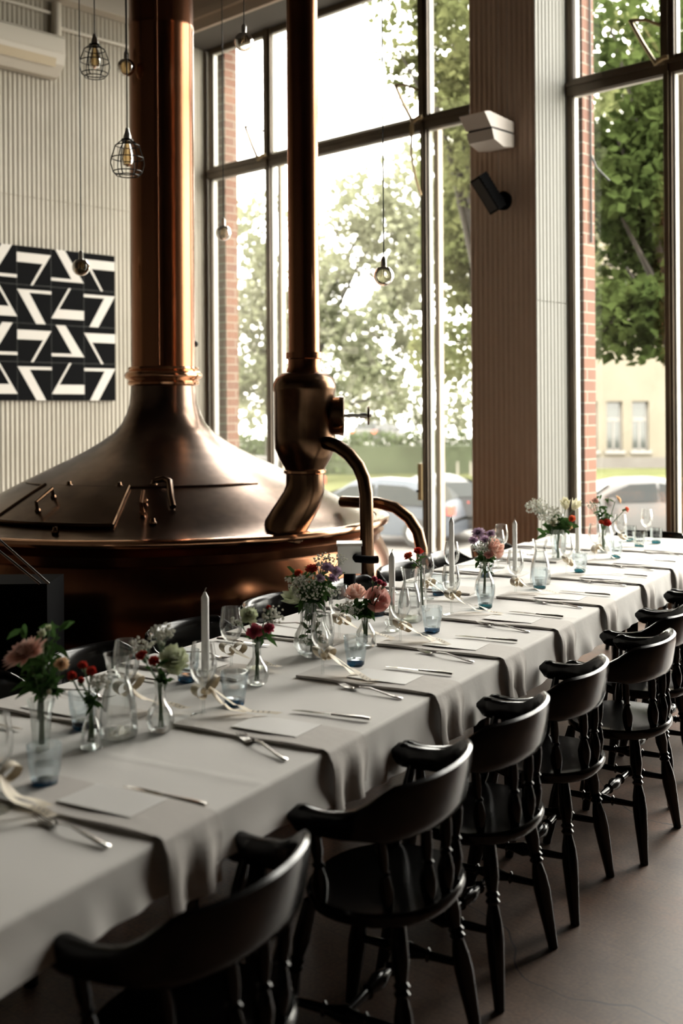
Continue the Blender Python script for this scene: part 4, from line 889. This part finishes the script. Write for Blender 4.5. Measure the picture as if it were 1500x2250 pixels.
# ================================================================ CHAIRS
def mk_chair():
    e = empty('captains_chair'); W = M['blackwood']
    a = MB(); prof = [(0,.440),(.6,.438),(.86,.446),(.97,.449),(1,.442),(1,.428),(.95,.415),(0,.413)]; n = 40; vs = []; m = len(prof)
    for j in range(n):
        an = 2*PI*j/n; c, s_ = math.cos(an), math.sin(an); rx = .215*abs(c)**.9*(1 if c>0 else -1); ry = .18*abs(s_)**.9*(1 if s_>0 else -1)
        for r, z in prof: vs.append((rx*r, ry*r-.01, z))
    a.add(vs, [(j*m+i, ((j+1)%n)*m+i, ((j+1)%n)*m+i+1, j*m+i+1) for j in range(n) for i in range(m-1)]); a.build('seat', W, e)
    def turned(p, q, k=1.0, n=12):
        p, q = Vector(p), Vector(q); d = q-p; L = d.length; mt = d.to_track_quat('Z','Y').to_matrix(); 
        pr = [(0,.0),(.014,0),(.017,.10),(.0185,.22),(.0125,.31),(.0175,.33),(.0125,.35),(.0175,.37),(.0125,.39),(.019,.48),(.0215,.58),(.019,.72),(.0145,.90),(.0125,1),(0,1)]
        m = MB(); m.lathe([(r*k, z*L) for r, z in pr], n, p, mt); return m
    tops = [(-.135,-.105),(.135,-.105),(-.145,.12),(.145,.12)]; feet = [(-.200,-.16),(.200,-.16),(-.20,.20),(.20,.20)]
    for (x, y), (fx, fy) in zip(tops, feet): turned((x,y,.42), (fx,fy,0), 1.15).build('leg', W, e)
    def onleg(i, z): (x,y),(fx,fy) = tops[i], feet[i]; u = 1-z/.42; return Vector((x+(fx-x)*u, y+(fy-y)*u, z))
    def stretcher(p, q):
        p, q = Vector(p), Vector(q); d = q-p; L = d.length; mt = d.to_track_quat('Z','Y').to_matrix()
        pr = [(0,0),(.008,0),(.010,.25),(.010,.30),(.016,.32),(.010,.34),(.014,.42),(.019,.5),(.014,.58),(.010,.66),(.016,.68),(.010,.70),(.010,.75),(.008,1),(0,1)]
        m = MB(); m.lathe([(r*1.15, z*L) for r, z in pr], 12, p, mt); return m
    for i, j in ((0,2),(1,3)): stretcher(onleg(i,.19), onleg(j,.19)).build('stretcher', W, e)
    stretcher((onleg(0,.19)+onleg(2,.19))/2, (onleg(1,.19)+onleg(3,.19))/2).build('stretcher', W, e)
    # bow: horseshoe board, thin arms, tall crest behind
    P = []
    for k in range(7): P.append((.262, .10-.10*k/6))
    for k in range(1, 24): an = PI*k/24; P.append((.262*math.cos(an), -.170*abs(math.sin(an))**.80))
    for k in range(7): P.append((-.262, .10*k/6))
    P = [(-x, y) for x, y in P]; N = len(P); acc = [0]
    for i in range(1, N): acc.append(acc[-1]+math.hypot(P[i][0]-P[i-1][0], P[i][1]-P[i-1][1]))
    tot = acc[-1]; vs = []; K = 10
    def sm(x): x = max(0, min(1, x)); return x*x*(3-2*x)
    for i, (x, y) in enumerate(P):
        u = abs(2*acc[i]/tot-1); crest = sm((.66-u)/.2)
        a0 = P[max(0,i-1)]; a1 = P[min(N-1,i+1)]; dx, dy = a1[0]-a0[0], a1[1]-a0[1]; l = math.hypot(dx, dy); nx, ny = dy/l, -dx/l
        zt = .700 - .012*math.sin(PI*max(0, min(1, (u-.62)/.38))) + .050*crest; zb = .628 - .012*crest
        if u > .93: sh = ((u-.93)/.07)**2; zt -= .026*sh; zb += .030*sh
        th = .013 + .006*(1-crest)*sm((u-.7)/.25); lean = -.02*crest
        zc, hz = (zt+zb)/2, (zt-zb)/2
        for k in range(K):
            an = 2*PI*k/K+PI/K; c, s_ = math.cos(an), math.sin(an); cz = hz*(abs(s_)**.45)*(1 if s_>0 else -1); ct_ = th*(abs(c)**.7)*(1 if c>0 else -1)
            f = (cz+hz)/(2*hz); oo = ct_ ; ln = -lean*f*(1 if True else 0)
            nyd = ny if True else 0
            vs.append((x+nx*oo, y+ny*oo-ln*1.0*(-1 if False else 1)*(y < 0), zc+cz))
    a = MB(); fs = [(i*K+k, i*K+(k+1)%K, (i+1)*K+(k+1)%K, (i+1)*K+k) for i in range(N-1) for k in range(K)]
    fs += [tuple(range(K))[::-1], tuple((N-1)*K+k for k in range(K))]
    a.add(vs, fs); a.build('back_rail', W, e, ang=50)
    def spin(p, q, k=1.0):
        p, q = Vector(p), Vector(q); d = q-p; L = d.length; mt = d.to_track_quat('Z','Y').to_matrix()
        pr = [(0,0),(.010,0),(.012,.08),(.017,.2),(.0185,.32),(.013,.44),(.0095,.50),(.014,.53),(.0095,.56),(.0135,.70),(.0125,.86),(.009,1),(0,1)]
        m = MB(); m.lathe([(r*k, z*L) for r, z in pr], 12, p, mt); return m
    for an, k in ((PI*1.18,1),(PI*1.38,1.1),(PI*1.5,1.1),(PI*1.62,1.1),(PI*1.82,1)):
        spin((.185*math.cos(an), .155*math.sin(an)-.01, .43), (.256*math.cos(an), -.164*abs(math.sin(an))**.80-.002, .64), k).build('spindle', W, e)
    for sg in (-1, 1): spin((sg*.185,.065,.43), (sg*.26,.04,.65), 1.05).build('arm_post', W, e)
    return e
chk = Kind(mk_chair)
NCH = [(.0,-.085,.03,'nearest the camera at the bottom left'),(.725,-.115,.02,'second from the camera'),(1.27,-.12,-.02,'third from the camera'),(1.835,-.13,.02,'fourth from the camera'),(2.40,-.21,-.05,'fifth from the camera, pulled out a little'),(2.99,-.15,.0,'sixth from the camera'),(3.55,-.145,.03,'seventh from the camera'),(4.14,-.14,.0,'eighth from the camera, cut by the edge')]
for s, v, da, lb in NCH: chk.put(T(s, v, 0), AT+da, 'black turned-wood chair on the near side, %s' % lb, 'chair', 'chairs along the near side')
FCH = [(.10,1.20,.0,'hidden behind the fluted vase of flowers'),(.70,1.22,.0,'behind the pink chrysanthemum'),(1.24,1.20,.05,'behind the nearest carafe'),(1.80,1.20,-.04,'behind the nearest candle'),(2.45,1.23,.03,'behind the large round bouquet'),(3.05,1.17,.0,'behind the pink roses'),(3.62,1.19,.0,'behind the orange carnations'),(4.2,1.19,.05,'behind the third candle'),(4.85,1.19,0,'at the foot of the taupe pier')]
for s, v, da, lb in FCH: chk.put(T(s, v, 0), AT+PI+da, 'black captain\'s chair on the far side, %s' % lb, 'chair', 'chairs along the far side')
chk.put(T(5.70, .55, 0), AT+PI/2, 'black captain\'s chair at the head of the table below the right window', 'chair', 'chair at the table head')
chk.put(T(5.72, .02, 0), AT+PI/2+.1, 'black chair beside the one at the table head, under the window mullion', 'chair', 'chair at the table head')
# ================================================================ VASES AND FLOWERS
def vase(s, v, prof, label, water=None, flute=0, thick=False, n=36, name='bud_vase'):
    e = empty(name, T(s, v, ZT)); tag(e, label, 'vase', 'glass vases down the middle of the table')
    wob = (lambda an, z: 1+.03*math.cos(flute*an)) if flute else None
    inn = [(max(.002, r-.0022), z+(.004 if i == 0 else 0)) for i, (r, z) in enumerate(prof)]
    a = MB(); a.lathe([(0,0.0)]+prof+inn[::-1]+[(0,.004)], n if not flute else 72, wob=wob); a.build('glass_wall', M['clear_thick' if thick else 'clear'], e)
    if water:
        pr = [(max(.001, r-.0035), z) for r, z in inn if z < water]; pr = [(0, pr[0][1]+.001)] + pr + [(pr[-1][0], water), (0, water)]
        a = MB(); a.lathe(pr, 28); a.build('water', M['water'], e)
    return e
BULB = [(.022,0),(.031,.008),(.036,.025),(.0365,.038),(.031,.055),(.020,.070),(.0135,.082),(.0125,.105),(.0145,.125),(.016,.13)]
BOTT = [(.027,0),(.028,.01),(.025,.04),(.018,.065),(.013,.075),(.013,.098),(.015,.102)]
def scale(p, k, h): return [(r*k, z*h) for r, z in p]
VZ = {}
def V_(key, s, v, prof, label, **k): VZ[key] = (s, v); return vase(s, v, prof, label, **k)
V_('flute', .33, .62, [(.020,0),(.021,.006),(.0225,.04),(.026,.09),(.033,.118),(.034,.122)], 'tall fluted clear vase at the left holding the pink chrysanthemum bouquet', water=.07, flute=8, thick=True)
V_('red', .40, .52, BOTT, 'small squat bottle vase with dark red flowers left of the nearest carafe', water=.04)
V_('cream', .59, .46, BULB, 'round-bellied bud vase with cream carnation right of the nearest carafe', water=.055)
V_('posy', 1.12, .52, BULB, 'round-bellied bud vase right of the nearest candle with white and pinkish red carnations', water=.05)
V_('big', 1.53, .57, [(.035,0),(.052,.012),(.064,.035),(.066,.052),(.060,.075),(.050,.095),(.043,.11),(.042,.15),(.044,.185)], 'largest round ribbed vase holding the full bouquet', water=.06, flute=28, name='bouquet_vase')
V_('rose', 1.75, .49, [(.030,0),(.034,.01),(.036,.03),(.033,.05),(.022,.068),(.016,.08),(.015,.098),(.017,.102)], 'small round bud vase holding two pink roses', water=.035)
V_('orange', 2.51, .64, [(.022,0),(.024,.006),(.022,.05),(.017,.09),(.015,.15),(.018,.18)], 'slim tall vase with two orange red carnations', water=.08)
V_('pink', 2.90, .52, [(.036,0),(.044,.01),(.046,.04),(.040,.07),(.028,.095),(.022,.115),(.024,.145),(.028,.155)], 'clear bottle vase holding the pink and lilac posy', water=.07)
V_('white', 4.17, .62, [(.034,0),(.036,.01),(.032,.04),(.040,.10),(.048,.16),(.049,.17)], 'flared vase of dark stems under the large white bouquet', water=.09, thick=True)
V_('end', 4.60, .50, BULB, 'small bud vase with orange flower near the far end', water=.05)
def orient(d): return Vector(d).normalized().to_track_quat('Z','Y').to_matrix()
def petals(m, c, mt, n, r0, r1, z0, z1, w, cup=0, ruf=.0, g=None, seg=3, tip=0.0):
    g = g or rnd
    for k in range(n):
        an = 2*PI*k/n + g.uniform(-.3,.3); L = g.uniform(.85,1.1); vs = []
        for i in range(seg+1):
            u = i/seg; r = r0+(r1-r0)*u*L; z = z0+(z1-z0)*u + cup*math.sin(u*PI*.5)**2; ww = w*(math.sin(PI*(.18+.62*u)) if not tip else math.sin(PI*(.1+.9*u))+.08)
            for q in (-1, 0, 1):
                rf = ruf*g.uniform(-1,1)*u
                p = Vector((r*math.cos(an)-q*ww/2*math.sin(an), r*math.sin(an)+q*ww/2*math.cos(an), z+rf-(.15*ww if q == 0 else 0))); vs.append(c+mt@p)
        m.add(vs, [(i*3+q, i*3+q+1, (i+1)*3+q+1, (i+1)*3+q) for i in range(seg) for q in (0,1)])
def head_carnation(m, c, mt, r, g):
    for (n, a0, a1, h0, h1) in ((9,.1,1.0,-.25,.05),(9,.1,.92,-.1,.3),(8,.08,.74,0,.48),(7,.05,.52,.1,.6),(6,.03,.3,.2,.68),(4,0,.14,.3,.7)):
        petals(m, c, mt, n, a0*r, a1*r, h0*r, h1*r, .62*r, ruf=.16*r, g=g)
def head_rose(m, c, mt, r, g):
    for (n, a1, h1, w_, cup) in ((5,1.0,.15,1.15,.12),(5,.86,.45,1.0,.2),(5,.66,.68,.85,.2),(4,.48,.82,.7,.15),(4,.32,.9,.5,.1),(3,.18,.92,.36,.05)):
        for k in range(n):
            an0 = 2*PI*k/n + g.uniform(-.3,.3); half = .62*w_*PI/n*1.5; vs = []; S, Q = 4, 6
            for i in range(S+1):
                u = i/S; rr = r*(.18+ (a1-.18)*math.sin(u*PI/2)**.8); z = r*(-.5+(h1+.5)*u) - (r*.10*a1 if i == S else 0); rr += r*.10*a1*(i == S)
                for q in range(Q+1):
                    t = (q/Q-.5)*2; an = an0+t*half*(1-.25*u*u*0); zz = z - .22*r*t*t*u; vs.append(c+mt@Vector((rr*math.cos(an), rr*math.sin(an), zz)))
            m.add(vs, [(i*(Q+1)+q, i*(Q+1)+q+1, (i+1)*(Q+1)+q+1, (i+1)*(Q+1)+q) for i in range(S) for q in range(Q)])
def head_mum(m, c, mt, r, g):
    for n, a1, h0, h1 in ((26,1.0,0,.06),(24,.92,.02,.2),(22,.78,.05,.32),(18,.6,.08,.42),(14,.4,.1,.48),(8,.2,.12,.5)): petals(m, c, mt, n, .05*r, a1*r, h0*r, h1*r, .22*r, cup=.05*r, g=g, tip=1)
def head_lily(m, c, mt, r, g): petals(m, c, mt, 6, .05*r, .75*r, -.7*r, .75*r, .75*r, cup=-.1*r, g=g, tip=1); petals(m, c, mt, 4, .05*r, .45*r, -.5*r, .8*r, .6*r, g=g, tip=1)
HEADS = dict(carnation=head_carnation, rose=head_rose, mum=head_mum, lily=head_lily)
NAMES = dict(carnation='carnation', rose='rose', mum='chrysanthemum', lily='alstroemeria')
fseed = [100]
def Yof(key): return T(*VZ[key], 0).y
def vmouth(key, g):
    s, v = VZ[key]; b = T(s, v, ZT); return b + Vector((g.uniform(-.006,.006), g.uniform(-.006,.006), .012))
def flower(key, kind, px, py, rpx, pet, label, dy=0.0, face=None, leafs=1, grp=None):
    fseed[0] += 1; g = random.Random(fseed[0]); Y = Yof(key)+dy; h = at(px, py, Y); r = rpx*Y/F; base = vmouth(key, g)
    e = empty(NAMES[kind], base); tag(e, label, {'carnation':'flower','rose':'flower','mum':'flower','lily':'flower'}[kind], grp or 'flowers in the vases')
    H = h-base; d = Vector(face) if face else Vector((g.uniform(-.3,.3), -.75, .75)); mt = orient(d); nk_ = T(*VZ[key], ZT) - base + Vector((H.x*.12, H.y*.12, VH.get(key,.11)))
    m = MB(); HEADS[kind](m, H, mt, r, g); m.build('petals', M[pet], e, ang=0)
    neck = H - mt@Vector((0,0,.55*r)); m = MB(); rs_ = .0022
    mid = nk_.lerp(neck, .5)+Vector((g.uniform(-.006,.006),0,.004))
    m.tube([(0,0,0), nk_*.6, nk_, mid, neck], [rs_, rs_, rs_, rs_, rs_*1.1], 6)
    if kind in ('carnation',): m.lathe([(.002,-.022),(.0055,-.018),(.0065,-.006),(.009,.002)], 8, H-mt@Vector((0,0,.25*r)), mt)
    so = m.build('stem', M['stem'], e)
    for k in range(leafs):
        m = MB(); p = nk_.lerp(neck, .25+.5*g.random()); q = Vector((g.uniform(-1,1), g.uniform(-.6,.2), g.uniform(.2,.9))).normalized(); L = .045*g.uniform(.8,1.3)
        wv = q.cross(Vector((0,1,.2))).normalized(); m.ribbon([p, p+q*L*.35, p+q*L*.7-Vector((0,0,.004)), p+q*L-Vector((0,0,.010))], [.002,.012,.010,.001], wv); m.build('leaf', M['leaf'], e, ang=0)
    return e
VH = dict(flute=.118, red=.10, cream=.128, posy=.128, big=.18, rose=.10, orange=.178, pink=.15, white=.165, end=.128)
def gyp(key, px, py, spx, n, label, dy=0.0, sz=.0038, mt='gyp'):
    fseed[0] += 1; g = random.Random(fseed[0]); Y = Yof(key)+dy; c = at(px, py, Y); R_ = spx*Y/F; base = vmouth(key, g); H = c-base
    e = empty('gypsophila_sprig', base); tag(e, label, 'flower sprig', 'small white flower sprigs'); st_ = MB(); bl = MB()
    nk_ = T(*VZ[key], ZT) - base + Vector((H.x*.12, H.y*.12, VH[key])); fork = nk_.lerp(H, .55)
    st_.tube([(0,0,0), nk_*.6, nk_, fork], .0014, 5)
    for k in range(n):
        while True:
            p = Vector((g.uniform(-1,1), g.uniform(-1,1), g.uniform(-1,1)))
            if p.length < 1: break
        q = H + Vector((p.x*R_, p.y*R_*.8, p.z*R_*.75)); 
        if k % 3 == 0: st_.tube([fork, fork.lerp(q,.6)+Vector((0,0,.004)), q], [.0009,.0007,.0005], 3, cap=False)
        s = sz*g.uniform(.6,1.25); bl.ball(q, s, 6)
        for a_ in range(3): bl.ball(q+Vector((g.uniform(-1,1), g.uniform(-1,1), g.uniform(-.6,1)))*s*.8, s*.55, 4)
    st_.build('stems', M['stem'], e); o = bl.build('blossoms', M[mt], e); o['kind'] = 'stuff'; return e
def foliage(key, px, py, spx, n, label, dy=0.0, L=.05, w=.014):
    fseed[0] += 1; g = random.Random(fseed[0]); Y = Yof(key)+dy; c = at(px, py, Y); R_ = spx*Y/F; base = vmouth(key, g); H = c-base
    e = empty('leaf_spray', base); tag(e, label, 'foliage', 'green leaf sprays'); m = MB(); lv = MB(); nk_ = T(*VZ[key], ZT)-base+Vector((H.x*.15, H.y*.15, VH[key]))
    for b in range(max(2, n//9)):
        tip = H+Vector((g.uniform(-1,1)*R_, g.uniform(-.7,.7)*R_, g.uniform(-.5,1)*R_)); m.tube([(g.uniform(-.005,.005),0,0), nk_, nk_.lerp(tip,.6)+Vector((0,0,.005)), tip], [.0018,.0018,.0014,.0008], 5)
        for k in range(9):
            p = nk_.lerp(tip, .25+.8*g.random()); q = Vector((g.gauss(0,1), g.gauss(0,.8), g.gauss(.3,.8))).normalized(); l_ = L*g.uniform(.6,1.2); wv = q.cross(Vector((g.uniform(-1,1),1,g.uniform(-1,1)))).normalized()
            lv.ribbon([p, p+q*l_*.35, p+q*l_*.7, p+q*l_-Vector((0,0,.006))], [.002, w, w*.8, .001], wv)
    m.build('stems', M['stem'], e); o = lv.build('leaves', M['leaf'], e, ang=0); return e
# fluted vase at the left
flower('flute','mum',58,1440,54,'p_rose','large pale pink chrysanthemum at the far left, tilted', face=(-.35,-.35,.9), dy=-.02)
flower('flute','lily',94,1392,13,'p_green','greenish white bud above the pink chrysanthemum', leafs=2)
flower('flute','lily',107,1380,10,'p_green','smaller greenish bud at the top of the left bouquet', leafs=2, dy=.02)
flower('flute','carnation',136,1460,17,'p_peach','small apricot flower right of the pink chrysanthemum', dy=-.01)
flower('flute','lily',108,1522,8,'p_white','tiny white bud low at the rim of the fluted vase', dy=-.03)
foliage('flute',92,1430,55,54,'dark leafy greenery of the left bouquet in the fluted vase', dy=.03, L=.055, w=.016)
foliage('flute',88,1500,30,36,'low dark leaves crowding the mouth of the fluted vase', L=.05)
# red bottle vase
for i, (x, y, r, lb) in enumerate(((158,1485,11,'leftmost'),(182,1462,11,'upper'),(201,1475,12,'right'),(178,1495,8,'lower'))): flower('red','carnation',x,y,r,'p_red','dark red small flower in the squat bottle vase, %s of the four' % lb, leafs=0)
gyp('red',222,1500,26,55,'white gypsophila leaning from the squat bottle vase over the nearest carafe')
foliage('red',205,1540,12,9,'small leaf at the neck of the squat bottle vase', L=.03)
# cream carnation vase
flower('cream','carnation',380,1452,38,'p_green','big cream carnation in the round vase beside the nearest carafe', face=(.25,-.6,.75), leafs=0)
flower('cream','carnation',311,1441,14,'p_red','orange red carnation left of the cream one, the higher', face=(-.4,-.4,.8), dy=-.01)
flower('cream','carnation',338,1452,13,'p_red','red carnation tucked directly left of the cream one', dy=-.03)
gyp('cream',355,1393,30,65,'white gypsophila above the cream carnation', dy=.03, sz=.0046)
gyp('cream',312,1418,26,45,'white gypsophila left of and behind the red carnations', dy=.04, sz=.0044)
foliage('cream',352,1500,12,9,'thin leaves at the neck of the cream carnation vase', L=.03)
# posy vase
flower('posy','carnation',546,1353,22,'p_green','cream white carnation left in the vase behind the nearest ribbon tumbler', leafs=0)
flower('posy','carnation',560,1388,19,'p_dpink','deep pink carnation below the cream one', dy=-.03)
flower('posy','carnation',590,1381,13,'p_dpink','small coral pink carnation right of the deep pink one', dy=-.02)
flower('posy','carnation',590,1335,6,'p_red','tiny red bud above the coral pink carnation', leafs=0)
gyp('posy',600,1350,28,45,'white gypsophila to the right in the cream and pink posy', sz=.0044)
gyp('posy',520,1365,15,18,'few white gypsophila dots left of the cream carnation', sz=.0042)
foliage('posy',575,1400,22,18,'green leaves under the cream and pink posy', L=.04, w=.02)
# large bouquet
flower('big','lily',645,1312,30,'p_green','large greenish white blossom at the left of the full bouquet', face=(-.6,-.5,.5), dy=-.02)
flower('big','carnation',684,1251,15,'p_red','scarlet carnation on top of the full bouquet', face=(0,-.3,.9), leafs=0)
flower('big','carnation',655,1259,10,'p_orange','orange carnation left of the scarlet one', dy=.02, leafs=0)
for i, (x, y, r, lb) in enumerate(((718,1248,16,'upper left'),(738,1256,16,'upper right'),(731,1271,14,'lowest right'),(703,1271,13,'lower left'))): flower('big','mum',x,y,r,'p_lilac','lilac chrysanthemum in the full bouquet, %s of the four' % lb, face=(.3,-.6,.7), dy=-.02)
gyp('big',712,1232,24,70,'tall white gypsophila at the top of the full bouquet', dy=.02)
gyp('big',748,1228,16,22,'thin gypsophila sprig at the top right of the full bouquet', dy=.03)
gyp('big',678,1290,42,150,'dense white gypsophila in the front of the full bouquet', dy=-.03)
gyp('big',650,1275,26,70,'white gypsophila at the upper left of the full bouquet')
gyp('big',732,1298,18,26,'gypsophila dots at the lower right of the full bouquet')
foliage('big',690,1300,48,81,'dark leaves inside the full bouquet', dy=.01, L=.05)
foliage('big',690,1322,36,45,'low dark leaves at the neck of the bouquet vase', L=.045)
foliage('big',683,1415,22,36,'submerged leaves in the round vase', L=.04)
# roses
flower('rose','rose',780,1303,24,'p_rose','pale blush rose, the left of the two roses', face=(-.1,-.25,.95), leafs=1)
flower('rose','rose',829,1316,27,'p_pink','pink rose facing the camera, right of the blush rose', face=(.15,-.95,.35), leafs=1)
for i, (x, y, lb) in enumerate(((822,1272,'left'),(834,1279,'middle'),(843,1284,'right'))): flower('rose','carnation',x,y,7,'p_dpink','tiny crimson flower above the pink rose, %s of the three' % lb, leafs=0)
gyp('rose',776,1335,24,70,'white gypsophila below the blush rose', dy=-.02)
gyp('rose',757,1330,14,22,'gypsophila dots left of the roses')
foliage('rose',795,1342,22,36,'green leaves between the two roses', dy=-.01, L=.04, w=.02)
foliage('rose',750,1335,10,9,'thin dark twig reaching left from the roses', L=.03)
# orange
flower('orange','carnation',897,1222,11,'p_orange','orange carnation on the slim vase, the lower left one', face=(-.5,-.4,.8))
flower('orange','carnation',919,1212,12,'p_red','red orange carnation on the slim vase, the upper right one', face=(.1,-.3,.9))
gyp('orange',918,1255,16,18,'sparse gypsophila on the slim vase of orange carnations', sz=.0022)
foliage('orange',915,1250,10,9,'thin leaves on the slim vase stems', L=.03, w=.005)
# pink and lilac
for i, (x, y, r, lb) in enumerate(((1051,1172,17,'topmost'),(1040,1188,13,'left'),(1064,1186,13,'middle'),(1078,1173,12,'right'))): flower('pink','mum',x,y,r,'p_lilac','lilac chrysanthemum in the posy before the pier, %s' % lb, face=(-.1,-.6,.8), leafs=0)
flower('pink','rose',1088,1204,22,'p_rose','blush rose at the right of the pink and lilac posy', face=(.6,-.5,.4))
flower('pink','carnation',1074,1219,11,'p_pink','small salmon carnation at the front of the pink and lilac posy', dy=-.03)
gyp('pink',1058,1205,22,70,'pinkish gypsophila in front of the pink and lilac posy', dy=-.02, sz=.0036)
gyp('pink',1078,1188,16,40,'gypsophila above the blush rose')
foliage('pink',1066,1235,18,27,'green leaves under the pink and lilac posy', L=.045, w=.02)
foliage('pink',1068,1260,10,18,'stems and leaves inside the posy vase', L=.03, w=.006)
# big white
flower('white','lily',1242,1108,18,'p_white','white blossom at the top right of the large white bouquet, the left of two', face=(-.1,-.4,.8))
flower('white','lily',1264,1110,18,'p_white','white blossom furthest right of the large white bouquet', face=(.4,-.4,.8))
flower('white','lily',1215,1148,15,'p_white','white blossom low in the front of the large white bouquet', face=(.1,-.9,.3))
flower('white','carnation',1256,1140,9,'p_orange','orange flower right of the large white bouquet, the upper')
flower('white','carnation',1250,1158,8,'p_peach','peach flower below the orange one')
gyp('white',1178,1112,26,90,'dense white gypsophila at the left of the large white bouquet', sz=.0058)
gyp('white',1208,1128,30,110,'dense white gypsophila in the middle of the large white bouquet', dy=-.03, sz=.0058)
gyp('white',1165,1108,10,12,'few gypsophila dots furthest left of the large white bouquet', sz=.005)
foliage('white',1222,1160,30,63,'dark leaves under the large white bouquet', L=.06, w=.024)
foliage('white',1246,1150,20,27,'large green leaves below the two white blossoms', L=.06, w=.026)
# far end posy
flower('end','carnation',1333,1149,10,'p_red','orange red flower of the small posy by the right window', dy=-.03, leafs=0)
flower('end','carnation',1320,1147,6,'p_orange','tiny orange flower beside the orange red one', dy=-.03, leafs=0)
flower('end','mum',1357,1098,12,'p_peach','peach flower seen edge-on against the white car', face=(.85,-.2,.5), leafs=0)
flower('end','carnation',1376,1119,7,'p_orange','salmon flower furthest right on the far posy', face=(.9,-.2,.3), leafs=0)
flower('end','carnation',1307,1100,8,'p_rose','pale pink bud at the top left of the far posy', leafs=0)
gyp('end',1302,1112,16,40,'white gypsophila at the left of the far posy', sz=.0046)
foliage('end',1322,1105,18,36,'green leaf spray standing up from the far posy', L=.04)
foliage('end',1325,1135,12,27,'green stems of the far posy', L=.05, w=.008)
